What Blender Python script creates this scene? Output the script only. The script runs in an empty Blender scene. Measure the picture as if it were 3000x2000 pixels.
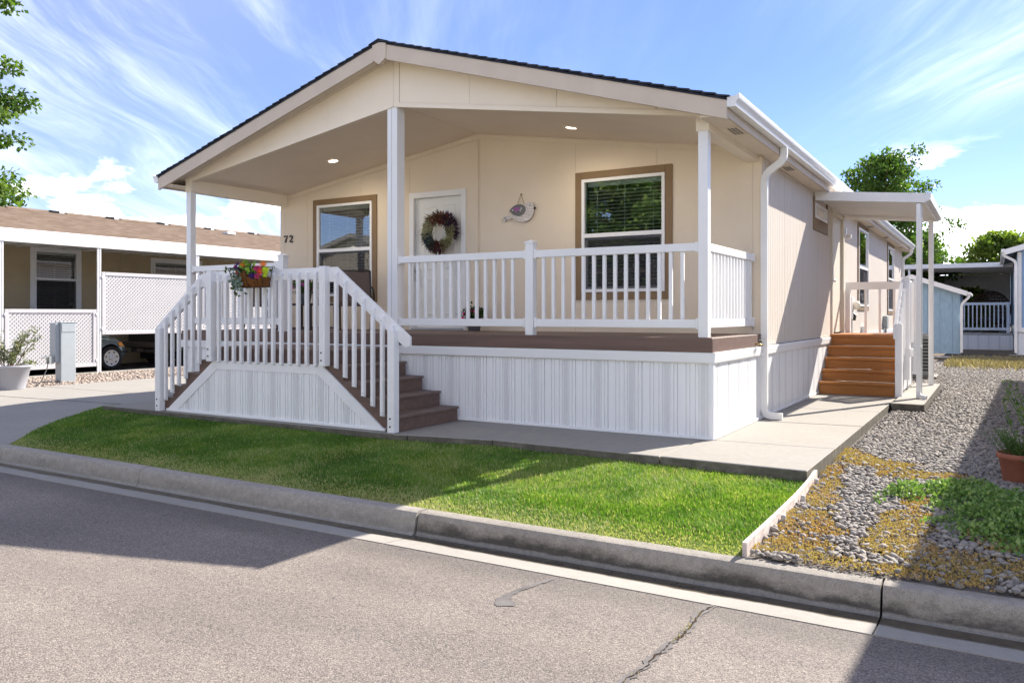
import bpy, math, random
import numpy as np
from mathutils import Vector, Matrix

# ------------------------------------------------------------------ camera, sky, sun, exposure
scene = bpy.context.scene
R = math.radians
cam_d = bpy.data.cameras.new('camera'); cam = bpy.data.objects.new('camera', cam_d)
scene.collection.objects.link(cam); scene.camera = cam
cam.location = (2.5366, -8.3332, 1.3123)
cam.rotation_euler = (math.pi/2, 0, 0.5387)
cam_d.sensor_width = 36; cam_d.lens = 28.417; cam_d.shift_y = -0.02604
cam_d.clip_start = 0.05; cam_d.clip_end = 4000

SUN = Vector((1.85, 4.45, 3.80)).normalized()
SUN_EL = math.asin(SUN.z); SUN_AZ = math.atan2(SUN.x, SUN.y)
sun_d = bpy.data.lights.new('sun', 'SUN'); sun = bpy.data.objects.new('sun', sun_d)
scene.collection.objects.link(sun)
sun_d.energy = 2.0; sun_d.angle = R(0.53); sun_d.color = (1.0, 0.93, 0.83)
sun.rotation_euler = (-SUN).to_track_quat('-Z', 'Y').to_euler()
sun.location = (0, 0, 30)

world = bpy.data.worlds.new('World'); scene.world = world; world.use_nodes = True
vs = scene.view_settings
vs.view_transform = 'Standard'; vs.look = 'None'; vs.gamma = 1.0; vs.use_curve_mapping = False
vs.exposure = 2.66
scene.cycles.max_bounces = 8; scene.cycles.transparent_max_bounces = 16

def wn(t, **k):
    n = world.node_tree.nodes.new(t)
    for a, b in k.items(): setattr(n, a, b)
    return n
def build_world():
    nt = world.node_tree; nt.nodes.clear(); L = nt.links.new
    out = wn('ShaderNodeOutputWorld'); bg = wn('ShaderNodeBackground'); L(bg.outputs[0], out.inputs[0])
    bg.inputs[1].default_value = 0.085
    sky = wn('ShaderNodeTexSky'); sky.sky_type = 'NISHITA'; sky.sun_disc = False
    sky.sun_elevation = SUN_EL; sky.sun_rotation = SUN_AZ
    sky.altitude = 300; sky.air_density = 1.0; sky.dust_density = 0.2; sky.ozone_density = 3.2
    tc = wn('ShaderNodeTexCoord'); sep = wn('ShaderNodeSeparateXYZ'); L(tc.outputs['Generated'], sep.inputs[0])
    def m(op, a, b=None, c=None, clamp=False):
        n = wn('ShaderNodeMath', operation=op, use_clamp=clamp)
        for i, v in enumerate((a, b, c)):
            if v is None: continue
            if isinstance(v, (int, float)): n.inputs[i].default_value = v
            else: L(v, n.inputs[i])
        return n.outputs[0]
    def mr(v, a, b, c=0.0, d=1.0):
        n = wn('ShaderNodeMapRange', interpolation_type='SMOOTHSTEP')
        L(v, n.inputs[0]); n.inputs[1].default_value = a; n.inputs[2].default_value = b
        n.inputs[3].default_value = c; n.inputs[4].default_value = d
        return n.outputs[0]
    z = m('MAXIMUM', sep.outputs[2], 0.0)
    den = m('ADD', z, 0.10)
    px = m('DIVIDE', sep.outputs[0], den); py = m('DIVIDE', sep.outputs[1], den)
    # cirrus streaks lie along one bearing on the cloud deck
    a = math.atan2(0.858, -0.513) + 0.10
    u = m('ADD', m('MULTIPLY', px, math.cos(a)), m('MULTIPLY', py, math.sin(a)))
    v = m('SUBTRACT', m('MULTIPLY', py, math.cos(a)), m('MULTIPLY', px, math.sin(a)))
    def noise(vec, scale, detail, rough=0.55, dist=0.0):
        n = wn('ShaderNodeTexNoise'); n.inputs['Scale'].default_value = scale; n.inputs['Detail'].default_value = detail
        n.inputs['Roughness'].default_value = rough; n.inputs['Distortion'].default_value = dist
        L(vec, n.inputs['Vector']); return n.outputs['Fac']
    def comb(x, y, zz):
        n = wn('ShaderNodeCombineXYZ')
        for i, w in enumerate((x, y, zz)):
            if isinstance(w, (int, float)): n.inputs[i].default_value = w
            else: L(w, n.inputs[i])
        return n.outputs[0]
    wv = noise(comb(m('MULTIPLY', u, 0.35), m('MULTIPLY', v, 0.45), 5.5), 1.0, 3)
    v = m('ADD', v, m('MULTIPLY', m('SUBTRACT', wv, 0.5), 0.8))
    c1 = noise(comb(m('MULTIPLY', u, 0.42), m('MULTIPLY', v, 1.7), 8.6), 1.15, 8, 0.60, 1.1)
    c2 = noise(comb(m('MULTIPLY', u, 0.16), m('MULTIPLY', v, 0.30), 47.9), 1.3, 2)
    fine = noise(comb(m('MULTIPLY', u, 0.5), m('MULTIPLY', v, 5.5), 7.7), 1.6, 7, 0.66, 0.9)
    cir = m('MULTIPLY', mr(m('ADD', m('MULTIPLY', c1, 0.72), m('MULTIPLY', fine, 0.28)), 0.40, 0.72), mr(c2, 0.34, 0.62))
    lowfade = mr(z, 0.03, 0.20, 0.55, 1.0)
    cir = m('MULTIPLY', m('MULTIPLY', cir, lowfade), 1.0)
    cir = m('ADD', m('MULTIPLY', m('POWER', cir, 1.10), 0.078), m('MULTIPLY', mr(c2, 0.36, 0.66), 0.016))
    cir = m('ADD', cir, 0.007)
    # low heaped clouds in a band above the horizon
    az = m('ARCTAN2', sep.outputs[0], sep.outputs[1])
    k1 = noise(comb(m('MULTIPLY', az, 5.2), m('MULTIPLY', z, 14.0), 2.3), 1.25, 7, 0.55, 0.25)
    band = m('MULTIPLY', mr(z, 0.0, 0.05), mr(z, 0.11, 0.20, 1.0, 0.0))
    bias = mr(z, 0.02, 0.17, 0.06, -0.07)
    cum = m('MULTIPLY', mr(m('ADD', k1, bias), 0.48, 0.56), band)
    cum = m('MULTIPLY', cum, 0.9)
    k2 = noise(comb(m('MULTIPLY', az, 5.2), m('ADD', m('MULTIPLY', z, 14.0), -0.16), 2.3), 1.25, 7, 0.55, 0.25)
    shade = mr(m('SUBTRACT', k1, k2), -0.10, 0.08, 0.72, 1.12)
    haze = m('MULTIPLY', mr(z, 0.0, 0.30, 1.0, 0.0), 0.012)
    # thin milky air towards the horizon
    tint = wn('ShaderNodeMix', data_type='RGBA', blend_type='MULTIPLY'); tint.inputs[0].default_value = 1.0
    L(sky.outputs[0], tint.inputs[6]); tint.inputs[7].default_value = (0.178, 0.216, 0.318, 1)
    mix1 = wn('ShaderNodeMix', data_type='RGBA'); L(m('ADD', cir, haze), mix1.inputs[0])
    L(tint.outputs[2], mix1.inputs[6]); mix1.inputs[7].default_value = (CLOUD, CLOUD, CLOUD*1.03, 1)
    cc = wn('ShaderNodeMix', data_type='RGBA', blend_type='MULTIPLY'); cc.inputs[0].default_value = 1.0
    cc.inputs[6].default_value = (HEAP, HEAP, HEAP*1.04, 1); L(comb(shade, shade, shade), cc.inputs[7])
    mixc = wn('ShaderNodeMix', data_type='RGBA'); L(cum, mixc.inputs[0]); L(mix1.outputs[2], mixc.inputs[6]); L(cc.outputs[2], mixc.inputs[7])
    L(mixc.outputs[2], bg.inputs[0])
CLOUD = 30.0; HEAP = 8.0
build_world()

# ------------------------------------------------------------------ helpers
col = scene.collection
random.seed(7); rng = np.random.default_rng(7)

class MB:
    """collects faces; T maps local (u, v, w) to world"""
    def __init__(s, T=None): s.v = []; s.f = []; s.T = T
    def add(s, vs_, fs):
        o = len(s.v); s.v += [tuple(p) for p in vs_]; s.f += [tuple(i+o for i in f) for f in fs]; return s
    def box(s, x0, x1, y0, y1, z0, z1):
        return s.add([(x0,y0,z0),(x1,y0,z0),(x1,y1,z0),(x0,y1,z0),(x0,y0,z1),(x1,y0,z1),(x1,y1,z1),(x0,y1,z1)],
                     [(0,3,2,1),(4,5,6,7),(0,1,5,4),(1,2,6,5),(2,3,7,6),(3,0,4,7)])
    def cbox(s, x0, x1, y0, y1, z0, z1, c=.006):
        c = min(c, (x1-x0)*.45, (y1-y0)*.45, (z1-z0)*.45)
        lo = (x0,y0,z0); hi = (x1,y1,z1); V = []; idx = {}
        for sx in (0,1):
            for sy in (0,1):
                for sz in (0,1):
                    sg = (sx,sy,sz)
                    for a in range(3):
                        p = []
                        for k in range(3):
                            b = hi[k] if sg[k] else lo[k]
                            if k != a: b += -c if sg[k] else c
                            p.append(b)
                        idx[(sg,a)] = len(V); V.append(tuple(p))
        F = []
        for a in range(3):
            b, d = (a+1)%3, (a+2)%3
            for sa in (0,1):
                q = []
                for (i,j) in ((0,0),(1,0),(1,1),(0,1)):
                    sg = [0,0,0]; sg[a]=sa; sg[b]=i; sg[d]=j; q.append(idx[(tuple(sg),a)])
                F.append(tuple(q) if sa else tuple(q[::-1]))
            for i in (0,1):          # edges parallel to a
                for j in (0,1):
                    def g(t, ax):
                        sg=[0,0,0]; sg[a]=t; sg[b]=i; sg[d]=j; return idx[(tuple(sg),ax)]
                    q = (g(0,b), g(1,b), g(1,d), g(0,d))
                    F.append(q if (i==j) else q[::-1])
        for sx in (0,1):
            for sy in (0,1):
                for sz in (0,1):
                    t = tuple(idx[((sx,sy,sz),a)] for a in range(3))
                    F.append(t if (sx+sy+sz)%2 else t[::-1])
        return s.add(V, F)
    def prism(s, pts, axis, a0, a1):
        """closed 2D outline swept along an axis; pts in the other two axes' order"""
        n = len(pts); V = []
        for a in (a0, a1):
            for p, q in pts:
                V.append({'x':(a,p,q),'y':(p,a,q),'z':(p,q,a)}[axis])
        F = [tuple(range(n)), tuple(range(2*n-1, n-1, -1))]
        F += [((i+1)%n, i, i+n, (i+1)%n+n) for i in range(n)]
        area = sum(pts[i][0]*pts[(i+1)%n][1]-pts[(i+1)%n][0]*pts[i][1] for i in range(n))
        flip = (area > 0) ^ (axis == 'y') ^ (a1 < a0)
        if flip: F = [f[::-1] for f in F]
        return s.add(V, F)
    def sheet(s, prof, axis, a0, a1):
        """open profile swept along an axis"""
        n = len(prof); V = []
        for a in (a0, a1):
            for p, q in prof: V.append({'x':(a,p,q),'y':(p,a,q),'z':(p,q,a)}[axis])
        return s.add(V, [(i, i+1, i+1+n, i+n) for i in range(n-1)])
    def tube(s, path, r, n=8, cap=True):
        P = [Vector(p) for p in path]; V = []; F = []
        rr = r if isinstance(r, (list, tuple)) else [r]*len(P)
        up = None
        for i, p in enumerate(P):
            d = (P[min(i+1,len(P)-1)]-P[max(i-1,0)]).normalized()
            if up is None: up = Vector((0,0,1)) if abs(d.z) < .9 else Vector((1,0,0))
            sd = d.cross(up)
            if sd.length < 1e-4: sd = d.cross(Vector((0,1,0)))
            sd.normalize(); up = sd.cross(d).normalized()
            for k in range(n):
                t = 2*math.pi*k/n
                V.append(p + (sd*math.cos(t)+up*math.sin(t))*rr[i])
        for i in range(len(P)-1):
            for k in range(n):
                F.append((i*n+k, i*n+(k+1)%n, (i+1)*n+(k+1)%n, (i+1)*n+k))
        if cap: F.append(tuple(range(n-1,-1,-1))); F.append(tuple(range((len(P)-1)*n, len(P)*n)))
        return s.add(V, F)
    def rtube(s, path, w, h, up=(0,0,1), c=0.0):
        """rectangular section sweep"""
        P = [Vector(p) for p in path]; V = []; F = []; n = 4
        upv = Vector(up)
        for i, p in enumerate(P):
            d = (P[min(i+1,len(P)-1)]-P[max(i-1,0)]).normalized()
            sd = d.cross(upv)
            sd.normalize(); u2 = sd.cross(d).normalized()
            for a, b in ((-1,-1),(1,-1),(1,1),(-1,1)): V.append(p+sd*(a*w/2)+u2*(b*h/2))
        for i in range(len(P)-1):
            for k in range(n): F.append((i*n+k, i*n+(k+1)%n, (i+1)*n+(k+1)%n, (i+1)*n+k))
        F.append((3,2,1,0)); m = (len(P)-1)*n; F.append((m,m+1,m+2,m+3))
        return s.add(V, F)
    def lathe(s, prof, n=24, c=(0,0), cap=True):
        V = []; F = []
        for r, z in prof:
            for k in range(n):
                t = 2*math.pi*k/n; V.append((c[0]+r*math.cos(t), c[1]+r*math.sin(t), z))
        for i in range(len(prof)-1):
            for k in range(n): F.append((i*n+k, i*n+(k+1)%n, (i+1)*n+(k+1)%n, (i+1)*n+k))
        if cap: F.append(tuple(range(n-1,-1,-1)))
        return s.add(V, F)
    def poly(s, pts): return s.add(pts, [tuple(range(len(pts)))])
    def mesh(s, name):
        me = bpy.data.meshes.new(name); v = s.v; f = s.f
        if s.T:
            v = [s.T(*p) for p in v]
            e = [Vector(s.T(*q)) - Vector(s.T(0,0,0)) for q in ((1,0,0),(0,1,0),(0,0,1))]
            if e[0].cross(e[1]).dot(e[2]) < 0: f = [q[::-1] for q in f]
        me.from_pydata(v, [], f); me.update(); return me

def link(name, me, mat=None, parent=None, smooth=False, loc=None, rotz=0.0, local=False):
    o = bpy.data.objects.new(name, me); col.objects.link(o)
    if mat is not None and me is not None and not me.materials: me.materials.append(mat)
    if smooth and me is not None:
        me.polygons.foreach_set('use_smooth', [True]*len(me.polygons))
    if loc is not None: o.location = loc
    if rotz: o.rotation_euler = (0,0,rotz)
    if parent is not None:
        o.parent = parent
        if not local:
            t = parent; off = Vector((0,0,0))
            while t is not None:
                if t.type == 'EMPTY': off += t.location
                t = t.parent
            if parent.type == 'EMPTY': o.matrix_parent_inverse = Matrix.Translation(-off)
    return o
def obj(name, mb, mat, parent=None, smooth=False, **k): return link(name, mb.mesh(name), mat, parent, smooth, **k)
def thing(name, label, cat, loc=(0,0,0), rotz=0.0, group=None):
    o = bpy.data.objects.new(name, None); col.objects.link(o); o.location = loc; o.rotation_euler = (0,0,rotz)
    o.empty_display_size = .1
    o['label'] = label; o['category'] = cat
    if group: o['group'] = group
    return o
def tag(o, label, cat, group=None):
    o['label'] = label; o['category'] = cat
    if group: o['group'] = group
    return o
def struct(o): o['kind'] = 'structure'; return o
def stuff(o, label=None, cat=None):
    o['kind'] = 'stuff'
    if label: o['label'] = label
    if cat: o['category'] = cat
    return o
def autosmooth(o, ang=40):
    me = o.data
    me.polygons.foreach_set('use_smooth', [True]*len(me.polygons))
    m = o.modifiers.new('edges', 'EDGE_SPLIT'); m.split_angle = R(ang)
    return o

def np_mesh(name, V, F, rnd=None):
    """V (n,3), F (m,k) arrays"""
    me = bpy.data.meshes.new(name); k = F.shape[1]
    me.vertices.add(len(V)); me.vertices.foreach_set('co', np.asarray(V, np.float32).ravel())
    me.loops.add(F.size); me.loops.foreach_set('vertex_index', np.asarray(F, np.int32).ravel())
    me.polygons.add(len(F)); me.polygons.foreach_set('loop_start', np.arange(0, F.size, k, dtype=np.int32))
    me.polygons.foreach_set('loop_total', np.full(len(F), k, np.int32))
    me.update(calc_edges=True)
    if rnd is not None:
        a = me.attributes.new('rnd', 'FLOAT', 'POINT'); a.data.foreach_set('value', np.asarray(rnd, np.float32))
    return me

# ------------------------------------------------------------------ materials
M = {}
class Mat:
    def __init__(s, name, rough=.6, spec=.3, metal=0.0):
        s.m = bpy.data.materials.new(name); s.m.use_nodes = True; s.nt = s.m.node_tree; M[name] = s.m
        s.b = s.nt.nodes['Principled BSDF']; s.out = s.nt.nodes['Material Output']
        s.b.inputs['Roughness'].default_value = rough
        s.b.inputs['Specular IOR Level'].default_value = spec; s.b.inputs['Metallic'].default_value = metal
        s._pos = None
    def n(s, t, **k):
        x = s.nt.nodes.new(t)
        for a, b in k.items(): setattr(x, a, b)
        return x
    def L(s, a, b): s.nt.links.new(a, b)
    def pos(s, scale=(1,1,1), obj=False):
        if obj:
            src = s.n('ShaderNodeTexCoord').outputs['Object']
        else:
            src = s.n('ShaderNodeNewGeometry').outputs['Position']
        mp = s.n('ShaderNodeMapping'); mp.inputs['Scale'].default_value = scale; s.L(src, mp.inputs[0])
        return mp.outputs[0]
    def noise(s, scale, detail=4, rough=.55, vec=None, dist=0.0):
        x = s.n('ShaderNodeTexNoise'); x.inputs['Scale'].default_value = scale; x.inputs['Detail'].default_value = detail
        x.inputs['Roughness'].default_value = rough; x.inputs['Distortion'].default_value = dist
        s.L(vec if vec is not None else s.pos(), x.inputs['Vector']); return x.outputs['Fac']
    def vor(s, scale, vec=None, feature='F1', out='Distance', rand=1.0):
        x = s.n('ShaderNodeTexVoronoi', feature=feature); x.inputs['Scale'].default_value = scale
        x.inputs['Randomness'].default_value = rand
        s.L(vec if vec is not None else s.pos(), x.inputs['Vector']); return x.outputs[out]
    def ramp(s, fac, stops, interp='LINEAR'):
        r = s.n('ShaderNodeValToRGB'); r.color_ramp.interpolation = interp
        e = r.color_ramp.elements
        while len(e) < len(stops): e.new(0.5)
        for i, (p, c) in enumerate(stops):
            e[i].position = p; e[i].color = (*c, 1) if len(c) == 3 else c
        s.L(fac, r.inputs[0]); return r.outputs[0]
    def mr(s, v, a, b, c=0.0, d=1.0, smooth=True):
        x = s.n('ShaderNodeMapRange', interpolation_type='SMOOTHSTEP' if smooth else 'LINEAR')
        s.L(v, x.inputs[0])
        for i, q in enumerate((a,b,c,d)): x.inputs[i+1].default_value = q
        return x.outputs[0]
    def math(s, op, a, b=None, clamp=False):
        x = s.n('ShaderNodeMath', operation=op, use_clamp=clamp)
        for i, q in enumerate((a, b)):
            if q is None: continue
            if isinstance(q, (int, float)): x.inputs[i].default_value = q
            else: s.L(q, x.inputs[i])
        return x.outputs[0]
    def mix(s, fac, a, b, blend='MIX'):
        x = s.n('ShaderNodeMix', data_type='RGBA', blend_type=blend)
        for i, q in ((0, fac), (6, a), (7, b)):
            if isinstance(q, (int, float)): x.inputs[i].default_value = q
            elif isinstance(q, tuple): x.inputs[i].default_value = (*q, 1) if len(q) == 3 else q
            else: s.L(q, x.inputs[i])
        return x.outputs[2]
    def color(s, c):
        if isinstance(c, tuple): s.b.inputs['Base Color'].default_value = (*c, 1)
        else: s.L(c, s.b.inputs['Base Color'])
        return s
    def bump(s, h, strength=.3, dist=.01):
        x = s.n('ShaderNodeBump'); x.inputs['Strength'].default_value = strength; x.inputs['Distance'].default_value = dist
        s.L(h, x.inputs['Height']); s.L(x.outputs[0], s.b.inputs['Normal']); return s
    def xyz(s, obj=False):
        q = s.n('ShaderNodeSeparateXYZ')
        s.L(s.n('ShaderNodeTexCoord').outputs['Object'] if obj else s.n('ShaderNodeNewGeometry').outputs['Position'], q.inputs[0])
        return q.outputs

def simple(name, c, rough=.6, spec=.3, metal=0.0, var=.06, scale=3.0, bump=0.0, bscale=60.0, aniso=(1,1,1)):
    """one colour with mild blotches, dirt and optional fine relief"""
    m = Mat(name, rough, spec, metal)
    nz = m.noise(scale, 5)
    lo = tuple(x*(1-var*2) for x in c); hi = tuple(min(1, x*(1+var)) for x in c)
    m.color(m.ramp(nz, [(.25, lo), (.7, hi)]))
    if bump: m.bump(m.noise(bscale, 3, vec=m.pos(aniso)), bump, .004)
    return m.m

simple('white_vinyl', (.80,.80,.80), .38, .4, var=.025, scale=1.6)
simple('white_paint', (.79,.79,.80), .5, .35, var=.03, scale=2.5, bump=.10, bscale=35, aniso=(1,1,.15))
simple('white_trim', (.78,.77,.75), .45, .35, var=.03)
simple('gutter_white', (.74,.74,.73), .35, .45, var=.04, scale=1.2)
simple('awning_white', (.74,.73,.71), .4, .4, var=.03)
simple('taupe_trim', (.56,.475,.39), .6, .3, var=.04, bump=.25, bscale=90)
simple('soffit', (.72,.63,.52), .65, .25, var=.03, bump=.2, bscale=80)
simple('window_brown', (.235,.155,.083), .6, .3, var=.05, bump=.35, bscale=70)
simple('blind', (.62,.61,.58), .5, .3, var=.02)
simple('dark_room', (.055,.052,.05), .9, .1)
simple('room_floor', (.16,.12,.09), .8, .1)
simple('sash_grey', (.42,.43,.45), .4, .4)
simple('black_metal', (.018,.016,.017), .45, .4)
simple('bronze_metal', (.035,.027,.025), .5, .4, metal=.0)
simple('sling', (.17,.125,.105), .8, .2, bump=.3, bscale=300)
simple('digit_black', (.012,.010,.009), .4, .4)
simple('steel', (.55,.55,.55), .3, .5, metal=.9)
simple('brass', (.45,.33,.14), .35, .5, metal=.8)
simple('door_white', (.76,.75,.70), .45, .35, var=.02)
simple('grey_box', (.38,.42,.45), .5, .35, var=.04)
simple('meter_grey', (.33,.36,.36), .5, .4)
simple('ac_grey', (.26,.26,.25), .5, .4)
simple('ac_dark', (.05,.05,.055), .6, .3)
simple('terracotta', (.27,.10,.065), .75, .2, var=.09, scale=7, bump=.15, bscale=40)
simple('planter_grey', (.36,.36,.395), .6, .3, var=.03, bump=.5, bscale=140)
simple('pot_grey', (.20,.21,.235), .5, .3)
simple('soil', (.045,.03,.02), .95, .1, bump=.6, bscale=50)
simple('bark', (.14,.10,.075), .9, .1, var=.2, scale=9, bump=.8, bscale=25, aniso=(1,1,.2))
simple('stem_brown', (.16,.085,.05), .8, .2)
simple('stem_green', (.09,.16,.04), .6, .3)
simple('cable_black', (.015,.015,.016), .5, .3)
simple('tire', (.022,.022,.023), .8, .2, bump=.1)
simple('coir', (.20,.085,.03), .95, .05, var=.25, scale=30, bump=.9, bscale=120)
simple('hedge_far', (.05,.11,.025), .8, .1, var=.3, scale=2)
simple('blue_trim', (.62,.68,.74), .55, .3)
simple('neigh_wall', (.46,.37,.235), .75, .2, var=.06, scale=1.5, bump=.5, bscale=45)
simple('lattice_white', (.56,.55,.56), .45, .35, var=.02)
simple('wicker', (.060,.035,.022), .7, .2)
simple('cushion', (.10,.10,.11), .9, .1)
simple('rope', (.36,.25,.10), .9, .1)
simple('asphalt_pad', (.055,.052,.05), .9, .15, var=.2, scale=3)

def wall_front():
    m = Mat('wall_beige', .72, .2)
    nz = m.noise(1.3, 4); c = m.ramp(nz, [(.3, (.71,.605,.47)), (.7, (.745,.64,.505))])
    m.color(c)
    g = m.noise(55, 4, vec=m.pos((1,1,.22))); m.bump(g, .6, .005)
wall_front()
def gable():
    m = Mat('gable_beige', .72, .2)
    nz = m.noise(1.3, 4); x = m.xyz()
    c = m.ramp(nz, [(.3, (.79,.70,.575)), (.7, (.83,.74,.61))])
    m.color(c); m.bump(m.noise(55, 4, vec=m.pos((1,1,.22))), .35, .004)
gable()
def ceiling():
    m = Mat('porch_ceiling', .75, .2)
    v = m.pos((1,.25,1)); g = m.noise(70, 4, vec=v)
    m.color(m.ramp(m.noise(2.2, 4), [(.3, (.77,.66,.54)), (.7, (.81,.70,.575))])); m.bump(g, .45, .004)
ceiling()
def siding():
    m = Mat('siding_taupe', .7, .2)
    st = m.noise(9, 4, vec=m.pos((1,2.2,.12)))
    m.color(m.ramp(st, [(.3, (.56,.505,.445)), (.7, (.63,.57,.505))]))
    m.bump(m.noise(60, 4, vec=m.pos((1,1,.08))), .4, .004)
siding()
def wood(name, c, var=.35, knots=True, axis=(0.25,6,6)):
    m = Mat(name, .5, .35)
    v = m.pos(axis); n1 = m.noise(2.2, 6, .6, vec=v, dist=1.2); n2 = m.noise(16, 3, vec=v)
    a = m.ramp(n1, [(.25, tuple(x*(1-var) for x in c)), (.75, tuple(min(1,x*(1+var*.6)) for x in c))])
    col_ = m.mix(.35, a, m.ramp(n2, [(.35, tuple(x*.55 for x in c)), (.65, c)]))
    m.color(col_); m.bump(n2, .15, .002); return m.m
wood('stained_wood', (.40,.150,.030))
wood('weathered_board', (.42,.41,.40), .2)
def deck_brown(name, c):
    m = Mat(name, .6, .3); v = m.pos((.4,5,5)); n1 = m.noise(3, 5, vec=v)
    m.color(m.ramp(n1, [(.3, tuple(x*.82 for x in c)), (.7, tuple(x*1.12 for x in c))])); m.bump(m.noise(40, 3, vec=v), .15, .002)
deck_brown('deck_brown', (.150,.098,.080)); deck_brown('deck_top', (.165,.118,.098))
def skirt():
    m = Mat('skirt_white', .42, .4); x = m.xyz()
    n1 = m.noise(3.5, 5); 
    base = m.ramp(n1, [(.3, (.775,.785,.795)), (.7, (.79,.80,.81))])
    m.color(base)
skirt()
def vent():
    m = Mat('vent_strip', .5, .3)
    x = m.xyz(); s = m.math('ADD', x[0], x[1])
    k = 2*math.pi/.016
    a = m.math('SINE', m.math('MULTIPLY', m.math('ADD', s, x[2]), k*.7)); b = m.math('SINE', m.math('MULTIPLY', m.math('SUBTRACT', s, x[2]), k*.7))
    h = m.mr(m.math('MULTIPLY', a, b), .15, .45)
    m.color(m.mix(h, (.76,.77,.78), (.34,.34,.36)))
vent()
def shingle(name, cols, sx=1.0):
    m = Mat(name, .9, .15)
    x = m.xyz(); 
    br = m.n('ShaderNodeTexVoronoi', feature='F1'); br.inputs['Scale'].default_value = 1
    mp = m.n('ShaderNodeMapping'); mp.inputs['Scale'].default_value = (7.0, 3.6, 20.0); m.L(m.n('ShaderNodeNewGeometry').outputs['Position'], mp.inputs[0]); m.L(mp.outputs[0], br.inputs['Vector'])
    sp = m.n('ShaderNodeSeparateColor'); m.L(br.outputs['Color'], sp.inputs[0])
    c = m.ramp(sp.outputs[0], [(0, cols[0]), (.5, cols[1]), (1, cols[2])])
    gr = m.noise(260, 2)
    m.color(m.mix(.35, c, m.ramp(gr, [(.3, tuple(q*.4 for q in cols[1])), (.7, cols[2])]))); m.bump(gr, .6, .004)
shingle('shingle_dark', ((.022,.026,.036), (.032,.036,.05), (.05,.055,.072)))
shingle('shingle_tan', ((.145,.10,.072), (.195,.14,.102), (.245,.185,.14)))
shingle('shingle_grey', ((.12,.12,.12), (.16,.16,.16), (.2,.2,.2)))

def glass(name, tint=(.75,.85,.82), boost=1.0, base=.04):
    m = Mat(name); nt = m.nt; nt.nodes.remove(m.b)
    tr = m.n('ShaderNodeBsdfTransparent'); tr.inputs[0].default_value = (*tint, 1)
    gl = m.n('ShaderNodeBsdfGlossy'); gl.inputs['Roughness'].default_value = .0; gl.inputs[0].default_value = (1,1,1,1)
    fr = m.n('ShaderNodeFresnel'); fr.inputs[0].default_value = 1.5
    f = m.math('ADD', m.math('MULTIPLY', fr.outputs[0], boost), base, clamp=True)
    nb = m.n('ShaderNodeBump'); nb.inputs['Strength'].default_value = .012; nb.inputs['Distance'].default_value = .02
    m.L(m.noise(3.0, 2), nb.inputs['Height']); m.L(nb.outputs[0], gl.inputs['Normal'])
    mx = m.n('ShaderNodeMixShader'); m.L(f, mx.inputs[0]); m.L(tr.outputs[0], mx.inputs[1]); m.L(gl.outputs[0], mx.inputs[2])
    m.L(mx.outputs[0], m.out.inputs[0])
glass('glass', boost=2.2, base=.12)
glass('car_glass', (.08,.10,.10), 1.2, .03)
def screen():
    m = Mat('insect_screen'); m.nt.nodes.remove(m.b)
    tr = m.n('ShaderNodeBsdfTransparent'); di = m.n('ShaderNodeBsdfDiffuse'); di.inputs[0].default_value = (.05,.05,.055,1)
    mx = m.n('ShaderNodeMixShader'); mx.inputs[0].default_value = .55
    m.L(tr.outputs[0], mx.inputs[1]); m.L(di.outputs[0], mx.inputs[2]); m.L(mx.outputs[0], m.out.inputs[0])
screen()
def emit(name, c, s):
    m = Mat(name); m.color(c); m.b.inputs['Emission Color'].default_value = (*c, 1); m.b.inputs['Emission Strength'].default_value = s
emit('lamp_lens', (1,.86,.62), 1.6)
def carpaint(name, c):
    m = Mat(name, .35, .5); m.color(c); m.b.inputs['Coat Weight'].default_value = .6; m.b.inputs['Coat Roughness'].default_value = .05
    m.b.inputs['Metallic'].default_value = .25
carpaint('paint_slate', (.115,.16,.175)); carpaint('paint_black', (.010,.009,.011))
simple('car_plastic', (.02,.02,.021), .7, .3); simple('alloy', (.55,.55,.54), .35, .5, metal=.6)
simple('amber', (.75,.28,.03), .25, .5); simple('headlamp', (.55,.58,.58), .12, .6); simple('tail_red', (.35,.01,.02), .25, .5)
simple('rusty_steel', (.10,.08,.07), .7, .3)

def leafmat(name, c0, c1, c2, trans=.35, rough=.5):
    m = Mat(name); nt = m.nt
    at = m.n('ShaderNodeAttribute'); at.attribute_name = 'rnd'
    c = m.ramp(at.outputs['Fac'], [(0, c0), (.5, c1), (1, c2)])
    m.b.inputs['Roughness'].default_value = rough; m.b.inputs['Specular IOR Level'].default_value = .25
    m.color(c)
    t = m.n('ShaderNodeBsdfTranslucent'); m.L(m.mix(1.0, c, (1.0,1.1,.45), 'MULTIPLY'), t.inputs[0])
    mx = m.n('ShaderNodeMixShader'); mx.inputs[0].default_value = trans
    m.L(m.b.outputs[0], mx.inputs[1]); m.L(t.outputs[0], mx.inputs[2]); m.L(mx.outputs[0], m.out.inputs[0])
leafmat('grass_blade', (.033,.095,.012), (.062,.140,.018), (.155,.185,.045), .35, .6)
leafmat('leaf_tree', (.045,.105,.020), (.095,.175,.032), (.20,.28,.065), .45)
leafmat('leaf_yellowgreen', (.085,.15,.025), (.165,.245,.04), (.30,.34,.08), .5)
leafmat('leaf_dark', (.012,.035,.008), (.03,.07,.014), (.07,.13,.03), .25)
leafmat('leaf_sage', (.10,.13,.05), (.20,.23,.11), (.42,.42,.28), .3)
leafmat('leaf_pot', (.03,.07,.015), (.06,.11,.025), (.12,.17,.05), .3)
leafmat('leaf_dusty', (.13,.20,.17), (.22,.31,.27), (.36,.44,.40), .25)
leafmat('leaf_lime', (.14,.30,.03), (.25,.45,.06), (.40,.60,.12), .35)
leafmat('weed_green', (.09,.18,.045), (.17,.29,.08), (.32,.42,.16), .35)
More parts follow.
